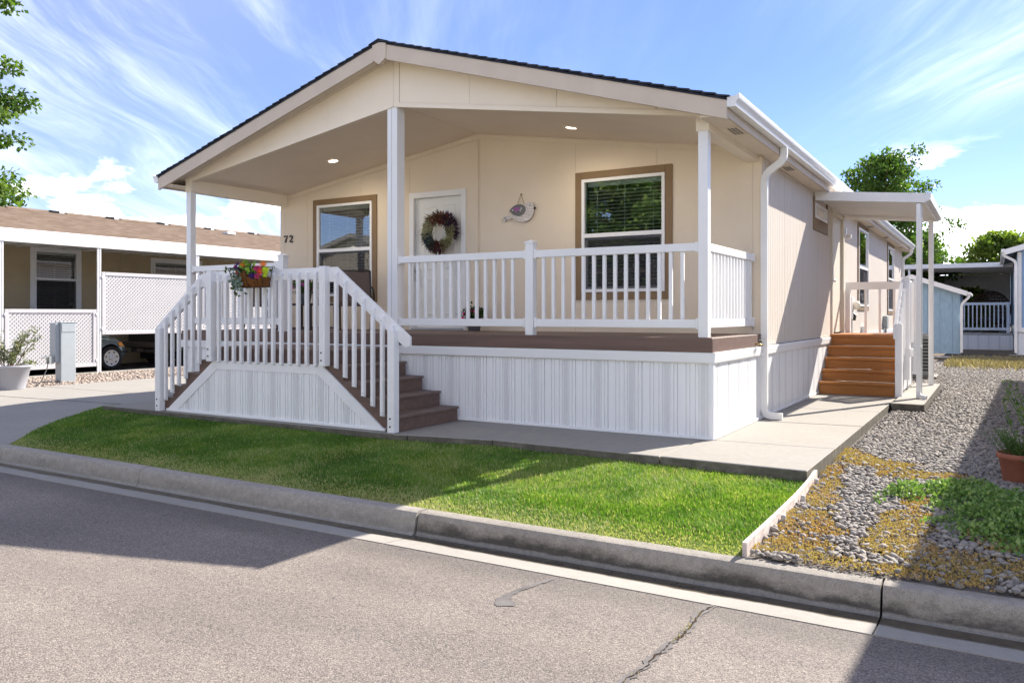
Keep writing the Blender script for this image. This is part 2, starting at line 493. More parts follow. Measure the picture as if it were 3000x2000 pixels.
leafmat('moss_rust', (.46,.25,.105), (.42,.325,.13), (.50,.30,.19), .3, .9)
leafmat('dry_grass', (.36,.29,.17), (.46,.38,.24), (.55,.47,.31), .3, .8)
for nm, c in (('petal_pink',(.72,.035,.22)),('petal_magenta',(.60,.07,.38)),('petal_red',(.72,.05,.045)),('petal_orange',(.82,.20,.02)),
              ('petal_purple',(.045,.012,.12)),('petal_lime',(.50,.62,.02)),('petal_white',(.78,.78,.78)),('wreath_red',(0.19,0.055,0.045)),
              ('wreath_cream',(0.5,0.48,0.3)),('wreath_blue',(0.06,0.09,0.11)),('wreath_plum',(0.1,0.055,0.1)),('petal_mauve',(.42,.18,.50))):
    leafmat(nm, tuple(x*.6 for x in c), c, tuple(min(1,x*1.35) for x in c), .2, .7)
# ------------------------------------------------------------------ ground materials
def concrete(name, c, stain=.35, warm=0):
    m = Mat(name, .85, .2)
    n1 = m.noise(.9, 6, .6); n2 = m.noise(14, 5, .65); n3 = m.noise(160, 3); bl = m.noise(3.2, 5, .6)
    a = m.ramp(n1, [(.3, tuple(x*.86 for x in c)), (.7, tuple(min(1,x*1.07) for x in c))])
    a = m.mix(m.mr(bl, .54, .74, 0, stain), a, tuple(x*.55 for x in c))
    a = m.mix(.30, a, m.ramp(n2, [(.35, tuple(x*.7 for x in c)), (.65, tuple(min(1,x*1.12) for x in c))]))
    a = m.mix(.25, a, m.ramp(n3, [(.3, tuple(x*.6 for x in c)), (.7, tuple(min(1,x*1.2) for x in c))]))
    # earth and moss caked on the cut sides of the slabs
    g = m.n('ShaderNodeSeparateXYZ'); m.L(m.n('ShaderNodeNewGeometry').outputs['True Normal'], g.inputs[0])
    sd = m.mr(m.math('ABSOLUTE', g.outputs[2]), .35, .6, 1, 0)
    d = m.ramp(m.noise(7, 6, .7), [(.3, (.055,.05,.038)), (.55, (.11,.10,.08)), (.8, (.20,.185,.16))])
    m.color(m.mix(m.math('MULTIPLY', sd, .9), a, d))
    m.bump(m.math('ADD', m.math('MULTIPLY', n2, .7), n3), .35, .004)
    return m
concrete('concrete', (.295,.275,.245), .25)
concrete('concrete_drive', (.30,.283,.256), .18)
def kerbmat():
    m = Mat('kerb_concrete', .9, .2); c = (.31,.285,.25)
    n1 = m.noise(1.1, 6, .62); n2 = m.noise(22, 5, .65); n3 = m.noise(150, 3); x = m.xyz()
    a = m.ramp(n1, [(.3, tuple(q*.75 for q in c)), (.72, tuple(q*1.12 for q in c))])
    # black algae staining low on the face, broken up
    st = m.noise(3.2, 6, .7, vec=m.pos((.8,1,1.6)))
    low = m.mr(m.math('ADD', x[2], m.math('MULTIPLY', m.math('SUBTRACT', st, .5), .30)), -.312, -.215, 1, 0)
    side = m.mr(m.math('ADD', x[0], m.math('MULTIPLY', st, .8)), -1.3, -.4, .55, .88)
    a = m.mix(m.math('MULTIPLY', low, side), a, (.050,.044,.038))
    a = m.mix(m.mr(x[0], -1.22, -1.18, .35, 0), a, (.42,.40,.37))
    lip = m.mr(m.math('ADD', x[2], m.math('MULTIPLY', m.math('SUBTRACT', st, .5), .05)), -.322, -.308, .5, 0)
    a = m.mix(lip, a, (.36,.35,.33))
    a = m.mix(.50, a, m.ramp(n2, [(.30, (.60,.59,.58)), (.70, (1.20,1.19,1.18))]), 'MULTIPLY')
    m.color(m.mix(.7, a, m.ramp(n3, [(.3, (.6,.6,.6)), (.7, (1.25,1.25,1.25))]), 'MULTIPLY')); m.bump(m.math('ADD', n2, n3), .5, .005)
kerbmat()
def guttermat():
    m = Mat('gutter_concrete', .85, .2); x = m.xyz(); c = (.32,.30,.27)
    n1 = m.noise(1.2, 5); n3 = m.noise(150, 3); n2 = m.noise(18, 5, .65)
    a = m.ramp(n1, [(.3, tuple(q*.85 for q in c)), (.7, tuple(q*1.08 for q in c))])
    a = m.mix(.3, a, m.ramp(n2, [(.35, tuple(q*.62 for q in c)), (.65, c)]))
    a = m.mix(.22, a, m.ramp(n3, [(.3, (.16,.15,.135)), (.7, (.43,.41,.38))]))
    # a wet, silty run-off strip along the kerb with a wandering edge
    w = m.noise(1.6, 5, .6, vec=m.pos((1,.0,0)))
    edge = m.math('ADD', x[1], m.math('MULTIPLY', m.math('SUBTRACT', w, .5), .10))
    wet = m.mr(edge, -3.655, -3.635)
    m.color(m.mix(wet, a, m.ramp(m.noise(9, 5), [(.3, (.060,.050,.038)), (.7, (.105,.088,.065))])))
    rr = m.mr(edge, -3.655, -3.62, .85, .16); m.L(rr, m.b.inputs['Roughness'])
    m.bump(m.math('MULTIPLY', m.math('ADD', n2, n3), m.math('SUBTRACT', 1.0, wet)), .4, .004)
guttermat()
def asphalt():
    m = Mat('asphalt', .85, .25)
    v = m.n('ShaderNodeTexVoronoi', feature='F1'); v.inputs['Scale'].default_value = 120; m.L(m.pos(), v.inputs['Vector'])
    v2 = m.n('ShaderNodeTexVoronoi', feature='F1'); v2.inputs['Scale'].default_value = 230; m.L(m.pos(), v2.inputs['Vector'])
    s1 = m.n('ShaderNodeSeparateColor'); m.L(v.outputs['Color'], s1.inputs[0])
    s2 = m.n('ShaderNodeSeparateColor'); m.L(v2.outputs['Color'], s2.inputs[0])
    stones = m.ramp(s1.outputs[0], [(0, (.085,.076,.070)), (.35, (.19,.166,.148)), (.75, (.25,.218,.192)), (1, (.36,.32,.28))])
    st2 = m.ramp(s2.outputs[0], [(0, (.065,.060,.060)), (.6, (.215,.193,.176)), (1, (.31,.275,.25))])
    gaps = m.mr(v.outputs['Distance'], .45, .80, 0, .40)
    a = m.mix(.45, stones, st2); a = m.mix(gaps, a, (.022,.021,.022))
    big = m.noise(.55, 5, .6); mid = m.noise(3.5, 5, .6)
    a = m.mix(1.0, a, m.ramp(big, [(.3, (.84,.83,.83)), (.7, (1.15,1.13,1.11))]), 'MULTIPLY')
    a = m.mix(m.mr(mid, .60, .78, 0, .30), a, (.10,.094,.09))
    tr = m.noise(1.0, 4, .6, vec=m.pos((.12,1.4,1))); a = m.mix(1.0, a, m.ramp(tr, [(.35, (.90,.90,.91)), (.65, (1.08,1.07,1.05))]), 'MULTIPLY')
    sp = m.vor(2.3); a = m.mix(m.mr(sp, .03, .09, .45, 0), a, (.06,.052,.045))
    # the strip beside the gutter is cleaner and darker
    x = m.xyz(); e = m.math('ADD', x[1], m.math('MULTIPLY', m.math('SUBTRACT', mid, .5), .35))
    a = m.mix(m.mr(e, -4.35, -3.9, 0, .38), a, (.062,.058,.057))
    m.color(a); m.bump(m.math('SUBTRACT', 1.0, v.outputs['Distance']), .55, .005)
asphalt()
simple('tar', (.135,.125,.12), .6, .3, var=.2, scale=8, bump=.3, bscale=90)
def dirt(name, c):
    m = Mat(name, .95, .1); n1 = m.noise(2, 6, .65); n2 = m.noise(40, 4)
    a = m.ramp(n1, [(.3, tuple(q*.7 for q in c)), (.7, tuple(q*1.2 for q in c))])
    m.color(m.mix(.4, a, m.ramp(n2, [(.3, tuple(q*.4 for q in c)), (.7, tuple(q*1.3 for q in c))]))); m.bump(n2, .6, .01)
dirt('dirt', (.17,.13,.095)); dirt('lawn_soil', (.10,.125,.035)); dirt('field', (.20,.17,.09))
dirt('stone_bed', (.15,.135,.122))
def stonemat(name, cols):
    m = Mat(name, .75, .3)
    at = m.n('ShaderNodeAttribute'); at.attribute_name = 'rnd'
    c = m.ramp(at.outputs['Fac'], [(i/(len(cols)-1), q) for i, q in enumerate(cols)])
    m.color(m.mix(.3, c, m.ramp(m.noise(60, 4), [(.35, (.08,.075,.07)), (.65, (.33,.31,.29))]))); m.bump(m.noise(120, 3), .25, .003)
stonemat('river_stone', ((.135,.120,.108), (.19,.17,.15), (.24,.21,.18), (.30,.25,.20), (.18,.172,.168), (.38,.335,.285)))
stonemat('tan_gravel', ((.24,.17,.13), (.33,.25,.19), (.42,.33,.26), (.28,.22,.19), (.50,.42,.35)))

# ------------------------------------------------------------------ ground sheets
KB = -3.35                                   # back of the kerb
def sheet(name, pts, mat, parent=None):
    return obj(name, MB().poly(pts), M[mat], parent)
g = MB()
g.add([(-600,-600,-.46),(600,-600,-.46),(600,600,-.46),(-600,600,-.46)], [(0,1,2,3)])
struct(obj('ground', g, M['field']))
struct(obj('terrain', MB().add([(-60,KB+.02,-.21),(60,KB+.02,-.21),(60,-1,-.21),(60,20,-.22),(60,70,-.30),(-60,70,-.30),(-60,20,-.22),(-60,-1,-.21)],
      [(0,1,2,7),(2,3,6,7),(3,4,5,6)]), M['dirt']))
road = MB(); NX = 60
road.add([(-80,-10.6,-.318),(80,-10.6,-.318),(80,-7.2,-.27),(-80,-7.2,-.27),(80,-3.85,-.318),(-80,-3.85,-.318)], [(0,1,2,3),(3,2,4,5)])
road = struct(obj('road', road, M['asphalt']))
# sealed crack and an old patch on the road
def ribbon(name, path, w, z, mat, parent, jit=.02):
    V=[]; F=[]
    for i,(x,y) in enumerate(path):
        a=path[max(i-1,0)]; b=path[min(i+1,len(path)-1)]; d=Vector((b[0]-a[0],b[1]-a[1])).normalized(); n=Vector((-d.y,d.x))
        ww = w[i]/2 if isinstance(w,list) else w/2
        V += [(x+n.x*(ww+random.uniform(-jit,jit)), y+n.y*(ww+random.uniform(-jit,jit)), z(y)),(x-n.x*(ww+random.uniform(-jit,jit)), y-n.y*(ww+random.uniform(-jit,jit)), z(y))]
    F=[(2*i,2*i+1,2*i+3,2*i+2) for i in range(len(path)-1)]
    return obj(name, MB().add(V,F), M[mat], parent)
rz = lambda y: -.318+(-3.85-y)/3.35*.048+.004 if y > -7.2 else -.27+(y+7.2)/3.4*.048+.004
def wobble(pts, n, a):
    out=[]
    for i in range(len(pts)-1):
        for k in range(n):
            t=k/n; out.append((pts[i][0]+(pts[i+1][0]-pts[i][0])*t+random.uniform(-a,a), pts[i][1]+(pts[i+1][1]-pts[i][1])*t))
    return out+[pts[-1]]
crackp = wobble([(1.10,-7.15),(1.13,-6.0),(1.141,-4.99),(1.155,-4.85),(1.15,-4.69),(1.157,-4.556),(1.179,-4.38),(1.173,-4.234),(1.152,-4.03),(1.188,-3.86)], 4, .006)
ribbon('tar_seal', crackp, .045, rz, 'tar', road, .010)
ribbon('crack', [(x+.005,y) for x,y in wobble(crackp,2,.005)], .009, lambda y: rz(y)+.003, 'soil', road, .006)
ribbon('tar_patch', wobble([(.20,-4.49),(.125,-4.40),(.12,-4.24),(.16,-4.07),(.195,-3.92)], 5, .003), [.10,.11,.115,.10,.09,.075,.06,.05,.045,.045,.045,.04,.04,.04,.035,.035,.03,.03,.03,.025,.02], rz, 'tar', road, .006)

# kerb segments with their gutter pans
kerb = struct(thing('kerb', 'rolled concrete kerb along the road', 'kerb')); del kerb['category']; del kerb['label']
joints = [-60,-30,-14,-9.6,-4.55,-1.2,2.0,5.2,9,20,60]
kprof = [(KB,-.172),(KB-.085,-.170),(KB-.115,-.178),(KB-.133,-.20),(KB-.142,-.24),(KB-.152,-.305),(KB-.165,-.327),(KB-.185,-.334)]
for a, b in zip(joints[:-1], joints[1:]):
    dz = random.uniform(-.005,.005); dy = random.uniform(-.008,.008)
    if a == -1.2 or a == 2.0: dy += .012
    pts = [(y+dy, z+dz) for y, z in kprof] + [(KB-.185+dy,-.45),(KB,-.45)]
    seg = autosmooth(obj('kerb_segment', MB().prism(pts, 'x', a+.006, b-.006), M['kerb_concrete'], kerb), 35)
    gp = MB().prism([(KB-.186+dy,-.45),(KB-.186+dy,-.335),(KB-.30,-.334),(KB-.51,-.313),(KB-.51,-.45)], 'x', a+.005, b-.005)
    obj('gutter_pan', gp, M['gutter_concrete'], kerb)

# lawn
def lawn_rise(x): return np.interp(x, [-9,-4,-1,1.2], [.112,.112,.09,.075])
def lawn_z(x, y): 
    t = min(1, max(0, (y-KB)/(-1.2-KB))); return -.172 + t*float(lawn_rise(x)) + .012*math.sin(x*1.3+y)*math.sin(y*2.1) * (1 if .05<t<.95 else .3)
def left_edge(y):      # driveway flare cuts the corner of the lawn
    t = (y-KB)/(-.80-KB); return -7.15 + (-9.0+7.15)*t - .25*math.sin(math.pi*t)
def back_edge(x):
    return float(np.interp(x, [-9,-8.6,-3.1,-2.0,1.2], [-.80,-1.30,-1.37,-1.15,-1.22]))
xs = np.linspace(-9.0, 1.20, 86); V=[]; F=[]; NYL=14
for x in xs:
    for j in range(NYL+1):
        t=j/NYL; y = KB+.002 + (back_edge(x)+.05-KB)*t
        xx = max(x, left_edge(min(y,-.82)))
        V.append((xx, y, lawn_z(xx, y)-.012))
for i in range(len(xs)-1):
    for j in range(NYL): F.append((i*(NYL+1)+j, (i+1)*(NYL+1)+j, (i+1)*(NYL+1)+j+1, i*(NYL+1)+j+1))
struct(obj('lawn', MB().add(V,F), M['lawn_soil'], smooth=True))
def grass():
    n = 205000
    X = rng.uniform(-9.0,1.195,n*2); Y = rng.uniform(KB+.0,-.8,n*2)
    le = np.array([left_edge(min(y,-.82)) for y in np.linspace(KB,-.8,200)]); Le = np.interp(Y, np.linspace(KB,-.8,200), le)
    be = np.interp(X, [-9,-8.6,-3.1,-2.0,1.2], [-.80,-1.30,-1.37,-1.15,-1.22])
    ok = (X>Le)&(Y<be+.01); X=X[ok][:n]; Y=Y[ok][:n]; n=len(X)
    # soft patchiness
    def vnoise(x,y,s,sd):
        r=np.random.default_rng(sd); G=r.random((80,80)); u=(x+10)*s%79; v=(y+10)*s%79; i=u.astype(int); j=v.astype(int); a=u-i; b=v-j
        a=a*a*(3-2*a); b=b*b*(3-2*b)
        return (G[i,j]*(1-a)+G[i+1,j]*a)*(1-b)+(G[i,j+1]*(1-a)+G[i+1,j+1]*a)*b
    pat = .5*vnoise(X,Y,1.3,1)+.3*vnoise(X,Y,3.7,2)+.2*vnoise(X,Y,9,3)
    kd = np.clip((Y-KB)/.55,0,1)                      # thin dry fringe at the kerb
    Z = -.172+np.clip((Y-KB)/2.15,0,1)*lawn_rise(X)-.012
    h = rng.uniform(.018,.040,n)*(.55+.9*pat)*(.45+.55*kd); w = rng.uniform(.0022,.0042,n)
    az = rng.uniform(0,2*np.pi,n); lean = rng.uniform(.1,.9,n)*h
    wind = vnoise(X,Y,2.2,8)*6.28
    dx = np.cos(az)*lean*.7+np.cos(wind)*h*.35; dy = np.sin(az)*lean*.7+np.sin(wind)*h*.35
    px = -np.sin(az)*w; py = np.cos(az)*w
    P = np.empty((n,5,3))
    P[:,0]=np.stack([X-px,Y-py,Z],1); P[:,1]=np.stack([X+px,Y+py,Z],1)
    P[:,2]=np.stack([X+px*.8+dx*.4,Y+py*.8+dy*.4,Z+h*.6],1); P[:,3]=np.stack([X-px*.8+dx*.4,Y-py*.8+dy*.4,Z+h*.6],1)
    P[:,4]=np.stack([X+dx,Y+dy,Z+h],1)
    b=np.arange(n)[:,None]*5
    T=np.concatenate([b+np.array([0,1,2]),b+np.array([0,2,3]),b+np.array([3,2,4])])
    dry = (rng.random(n) < (.09+.75*(1-kd)**1.3+.9*np.clip(vnoise(X,Y,1.9,21)-.66,0,1)+.30*np.clip(pat-.55,0,1)*2))
    pc = np.clip((pat-.5)*2.6+.5,0,1); pf = vnoise(X,Y,5.5,14)
    r = np.clip(.06+.50*pc+.16*(pf-.5)+rng.normal(0,.11,n)+.06*(X>-2)*1.0,0,.74); r=np.where(dry, rng.uniform(.8,1.0,n), r)
    me = np_mesh('grass', P.reshape(-1,3), T, np.repeat(r,5))
    stuff(link('grass', me, M['grass_mix']), 'short mown green lawn between the kerb and the walkway', 'grass')
leafmat('grass_mix', (.075,.175,.028), (.165,.290,.050), (.58,.52,.30), .45, .6)
# give the ramp a green plateau before the straw end
_r = [x for x in M['grass_mix'].node_tree.nodes if x.type=='VALTORGB'][0].color_ramp
_e = _r.elements.new(.74); _e.color = (.265,.355,.085,1)
grass()

# ------------------------------------------------------------------ concrete walk and drive
walk = struct(thing('walkway','','')); del walk['label']; del walk['category']
def slab(pts, z0, z1, parent, mat='concrete', c=.008, zf=None):
    if zf is None: zf=lambda x,y:0.0
    """polygon slab with a small chamfer round the top"""
    n=len(pts); cx=sum(p[0] for p in pts)/n; cy=sum(p[1] for p in pts)/n
    ins=[]
    for i,p in enumerate(pts):
        d=Vector((cx-p[0],cy-p[1])); d.normalize(); ins.append((p[0]+d.x*c*1.4,p[1]+d.y*c*1.4))
    V=[(x,y,z0) for x,y in pts]+[(x,y,z1-c+zf(x,y)) for x,y in pts]+[(x,y,z1+zf(x,y)) for x,y in ins]
    F=[tuple(range(2*n,3*n))]
    for k in (0,n): F+=[(k+i,k+(i+1)%n,k+n+(i+1)%n,k+n+i) for i in range(n)]
    return obj('slab', MB().add(V,F), M[mat], parent)
J=.006
slab([(-8.55,-1.33),(-3.15,-1.36),(-3.0,-1.33),(-3.0,0.05),(-8.55,.05)], -.25, -.004, walk)
slab([(-2.99+J,-1.32),(-2.0-J,-1.145),(-1.94-J,.05),(-2.99+J,.05)], -.25, 0, walk)
slab([(-2.0+J,-1.145),(-.135-J,-1.19),(-.11-J,.05),(-1.94+J,.05)], -.25, .001, walk)
slab([(-.135+J,-1.19),(1.178,-1.228),(1.185,.08),(.06,.02),(-.11+J,0.0)], -.25, .002, walk)
slab([(-.03,.022+2*J),(.06,.022+2*J),(1.185,.08+2*J),(1.19,1.95-J),(-.03,1.82-J)], -.25, 0, walk)
slab([(-.03,1.82+J),(1.19,1.95+J),(1.195,3.6-J),(-.03,3.5-J)], -.25, .001, walk)
slab([(-.03,3.5+J),(1.195,3.6+J),(1.20,4.95-J),(-.03,4.9-J)], -.25, .0, walk)
slab([(-.03,4.9+J),(1.20,4.95+J),(1.205,8.9),(-.03,8.9)], -.25, -.001, walk)
slab([(1.235,4.68),(1.60,4.66),(1.66,4.74),(1.66,8.75),(1.235,8.75)], -.25, .022, walk)      # pad under the awning posts
obj('joint_bed', MB().box(-8.5,1.17,-1.1,0,-.3,-.03), M['soil'], walk)
obj('joint_bed', MB().box(-.02,1.18,0,8.8,-.3,-.032), M['soil'], walk)
drive = struct(thing('driveway','','')); del drive['label']; del drive['category']
dz = -.075
flare = [(left_edge(y), y) for y in (-3.33,-2.9,-2.4,-1.9,-1.45)]
slab([(-13.3,-3.33)]+flare+[(-8.75,-1.0),(-8.62,-.62),(-13.3,-1.12)], -.4, dz, drive, 'concrete_drive', zf=lambda x,y: min(0,(y+1.3)*.046))
slab([(-13.3,-1.10),(-8.62,-.60),(-8.62,.56),(-13.3,.42)], -.4, dz+.002, drive, 'concrete_drive')
for a,b in ((.0,3.6),(3.6,7.2),(7.2,11),(11,15),(15,20)):
    a0 = .44 if a==0 else a; a1 = .58 if a==0 else a
    slab([(-13.3,a0+J),(-8.62,a1+J),(-8.62,b-J),(-13.3,b-J)], -.4, dz, drive, 'concrete_drive')
obj('joint_bed', MB().box(-13.2,-8.7,-1.4,19.9,-.4,dz-.03), M['soil'], drive)

# ------------------------------------------------------------------ stones
def ico(sub):
    import bmesh
    bm=bmesh.new(); bmesh.ops.create_icosphere(bm, subdivisions=sub, radius=1)
    V=np.array([v.co[:] for v in bm.verts]); F=np.array([[v.index for v in f.verts] for f in bm.faces]); bm.free(); return V,F
def stones(name, X, Y, Z, size, mat, sub=2, flat=.5):
    V0,F0=ico(sub); n=len(X)
    sx=size*rng.uniform(.75,1.35,n); sy=size*rng.uniform(.55,.95,n); sz=size*flat*rng.uniform(.7,1.2,n)
    az=rng.uniform(0,2*np.pi,n); tx=rng.normal(0,.28,n); ty=rng.normal(0,.28,n)
    P=V0[None]*np.stack([sx,sy,sz],1)[:,None]
    # lumpy, each stone its own
    ph=rng.uniform(0,6.28,(n,1)); P=P*(1+.10*np.sin(3*V0[None,:,0]+ph)[...,None]+.08*np.sin(4*V0[None,:,1]+2*ph)[...,None])
    c,s=np.cos(tx)[:,None],np.sin(tx)[:,None]; y=P[...,1]*c-P[...,2]*s; z=P[...,1]*s+P[...,2]*c; P[...,1],P[...,2]=y,z
    c,s=np.cos(ty)[:,None],np.sin(ty)[:,None]; x=P[...,0]*c+P[...,2]*s; z=-P[...,0]*s+P[...,2]*c; P[...,0],P[...,2]=x,z
    c,s=np.cos(az)[:,None],np.sin(az)[:,None]; x=P[...,0]*c-P[...,1]*s; y=P[...,0]*s+P[...,1]*c; P[...,0],P[...,1]=x,y
    P+=np.stack([X,Y,Z],1)[:,None]
    F=(F0[None]+(np.arange(n)*len(V0))[:,None,None]).reshape(-1,3)
    me=np_mesh(name,P.reshape(-1,3),F,np.repeat(rng.random(n),len(V0)))
    return link(name, me, M[mat], smooth=True)
def jgrid(x0,x1,y0,y1,s):
    gx,gy=np.meshgrid(np.arange(x0,x1,s),np.arange(y0,y1,s*.86)); gx=gx+(np.arange(gx.shape[0])%2*s*.5)[:,None]
    X=gx.ravel()+rng.uniform(-.36,.36,gx.size)*s; Y=gy.ravel()+rng.uniform(-.36,.36,gx.size)*s; return X,Y
def bed_z(X,Y): return -.155+np.clip((Y+3.3)/3.3,0,1)*.06-np.clip((Y-6)/14,0,1)*.09
V=[];F=[]; ys=[KB+.01,-2.5,-1.5,-.5,.5,2,6,12,20,26]; 
for y in ys:
    for x in (1.19,7.0): V.append((x,y,float(bed_z(x,y))-.02))
for i in range(len(ys)-1): F.append((2*i,2*i+1,2*i+3,2*i+2))
struct(obj('gravel_bed', MB().add(V,F), M['stone_bed']))
def mound(X,Y): return .5+.5*np.sin(X*2.7+1)*np.sin(Y*1.9+.4)*.6+.2*np.sin(X*7+Y*5)
# moss field: where low weeds have filled the stones
MOSS=[(1.15,.35,.35,.45),(1.55,.0,.5,.28),(1.95,-.40,.45,.26),(2.25,-.55,.25,.14),(1.42,-2.40,.24,.42),(1.45,-3.0,.24,.32),(2.02,-2.15,.20,.55),(2.0,-2.7,.30,.35),(2.35,-2.9,.42,.30),(2.2,-3.25,.5,.16),(1.75,-3.22,.35,.12),(2.75,-2.9,.35,.25),(1.32,-1.3,.14,.5),(1.38,-1.75,.15,.35),(2.0,-1.5,.13,.3),(1.62,-2.62,.12,.14),(2.55,-2.3,.25,.3),(1.3,-.5,.12,.3),(1.28,-3.2,.12,.12)]
def mossmask(X,Y):
    m=np.zeros_like(X)
    wob=.22*np.sin(X*9+Y*4)+.18*np.sin(Y*13-X*6)+.12*np.sin(X*23+1)*np.sin(Y*19)
    for cx,cy,rx,ry in MOSS: m=np.maximum(m,1-np.sqrt(((X-cx)/rx)**2+((Y-cy)/ry)**2)+wob*.6)
    return m
X,Y=jgrid(1.26,3.35,KB+.03,2.8,.0355); mk=mossmask(X,Y); keep=(mk<.10)|(rng.random(len(X))<.30); X,Y=X[keep],Y[keep]
keep=~((X<1.2)&(Y>-1.2)); X,Y=X[keep],Y[keep]
stuff(stones('river_stones',X,Y,bed_z(X,Y)+rng.uniform(-.004,.016,len(X)),rng.uniform(.012,.029,len(X)),'river_stone',2,.58),'smooth grey river stones filling the bed right of the walkway','stones')
X,Y=jgrid(1.26,4.3,2.8,21,.054); keep=~((X<1.68)&(Y>4.6)&(Y<8.8)); X,Y=X[keep],Y[keep]
stuff(stones('river_stones',X,Y,bed_z(X,Y)+rng.uniform(-.004,.016,len(X)),rng.uniform(.022,.036,len(X)),'river_stone',1,.6),'river stones running back along the house to the blue shed','stones')
X,Y=jgrid(3.33,5.6,KB+.04,2.9,.052); keep=~((X>4.0)&(Y>-.2)); X,Y=X[keep],Y[keep]
stuff(stones('river_stones',X,Y,bed_z(X,Y)+rng.uniform(-.004,.012,len(X)),rng.uniform(.018,.034,len(X)),'river_stone',1,.6),'river stones at the right edge beyond the terracotta pots','stones')
X,Y=jgrid(0.02,1.3,8.9,21,.066)
stuff(stones('river_stones',X,Y,bed_z(X,Y)+rng.uniform(-.004,.012,len(X)),rng.uniform(.028,.042,len(X)),'river_stone',1,.6),'river stones against the side wall around the air conditioner','stones')
struct(obj('gravel_strip', MB().box(-16.05,-13.32,-3.3,16,-.4,-.125), M['dirt']))
X,Y=jgrid(-16.0,-13.34,-1.6,9,.075)
stuff(stones('tan_gravel',X,Y,np.full(len(X),-.115)+rng.uniform(-.005,.02,len(X)),rng.uniform(.026,.05,len(X)),'tan_gravel',1,.7),'coarse tan gravel strip between driveway and carport','gravel')

# leaf cloud helper: quads folded along the midrib
def leaves(name, C, N, size, mat, aspect=.55, parent=None, rnd=None, up=0.0, fold=.15, smooth=False, local=False):
    """C (n,3) leaf bases, N (n,3) leaf directions"""
    n=len(C); d=N/np.maximum(np.linalg.norm(N,axis=1,keepdims=True),1e-6)
    r=rng.normal(0,1,(n,3)); r[:,2]*=(1-up); s=np.cross(d,r); s/=np.maximum(np.linalg.norm(s,axis=1,keepdims=True),1e-6); nn=np.cross(s,d)
    L=(size*rng.uniform(.7,1.3,n))[:,None] if np.isscalar(size) else (size*rng.uniform(.8,1.2,n))[:,None]
    W=L*aspect*.5
    P=np.empty((n,4,3)); P[:,0]=C; P[:,1]=C+d*L*.5+s*W+nn*L*fold; P[:,2]=C+d*L; P[:,3]=C+d*L*.5-s*W+nn*L*fold
    b=np.arange(n)[:,None]*4; T=np.concatenate([b+np.array([0,1,2]),b+np.array([0,2,3])])
    me=np_mesh(name,P.reshape(-1,3),T,np.repeat(rng.random(n) if rnd is None else rnd,4))
    return link(name,me,M[mat],parent,local=local)
def rdir(n, up=0.0):
    v=rng.normal(0,1,(n,3)); v[:,2]+=up; return v/np.linalg.norm(v,axis=1,keepdims=True)

# moss mats and weeds
n=75000; X=rng.uniform(1.2,3.3,n); Y=rng.uniform(KB+.01,.9,n); mk=mossmask(X,Y)
keep=(mk>.04)&(rng.random(n)<np.clip(mk*2.2+.05,0,.75))&~((X<1.2)&(Y>-1.25)); X,Y,mk=X[keep],Y[keep],mk[keep]
Z=bed_z(X,Y)-.004+rng.uniform(0,.022,len(X))*np.clip(mk*3,.3,1)
moss_tone=np.clip(.45+.3*np.sin(X*4+2)*np.sin(Y*3)+rng.normal(0,.16,len(X)),0,1)  # colour tone of each moss leaf, in waves with random scatter
stuff(leaves('moss_mat',np.stack([X,Y,Z],1),rdir(len(X),.8),.018,'moss_rust',.7,rnd=moss_tone),'rust and yellow ground-cover mats creeping over the stones','ground cover')
n=30000; X=rng.uniform(1.75,3.5,n); Y=rng.uniform(-2.95,-.45,n)
q=np.maximum.reduce([1-np.sqrt(((X-2.75)/.62)**2+((Y+1.75)/.95)**2),1-np.sqrt(((X-2.35)/.38)**2+((Y+1.15)/.45)**2),.8-np.sqrt(((X-1.95)/.22)**2+((Y+1.25)/.35)**2),.55-np.sqrt(((X-1.78)/.2)**2+((Y+1.6)/.2)**2)])+.2*np.sin(X*11)*np.sin(Y*13)
keep=rng.random(n)<np.clip(q*1.7,0,1); X,Y,q=X[keep],Y[keep],q[keep]
Z=bed_z(X,Y)+.01+rng.uniform(0,.10,len(X))*np.clip(q*2,.2,1)
stuff(leaves('weed_patch',np.stack([X,Y,Z],1),rdir(len(X),.9),.030,'weed_green',.75),'leafy green weeds spreading below the terracotta pots','weeds')
# dry grass at the far end of the stones and in the road crack
n=9000; X=rng.uniform(1.3,4.6,n); Y=20.0+rng.normal(0,1.3,n); Z=bed_z(X,Y)
stuff(leaves('dry_grass',np.stack([X,Y,Z],1),rdir(n,2.2),.16,'dry_grass',.05),'straw coloured dry grass at the far end of the stones','dry grass')
n=140; k=rng.integers(0,len(crackp)-1,n); cp=np.array(crackp); X=cp[k,0]+rng.normal(0,.008,n); Y=cp[k,1]+rng.uniform(-.05,.05,n)
keep=(np.sin(Y*7)>-.2); X,Y=X[keep],Y[keep]
stuff(leaves('crack_weeds',np.stack([X,Y,np.array([rz(y) for y in Y])],1),rdir(len(X),1.2),.016,'dry_grass',.3),'dry weeds growing out of the crack in the road','weeds')

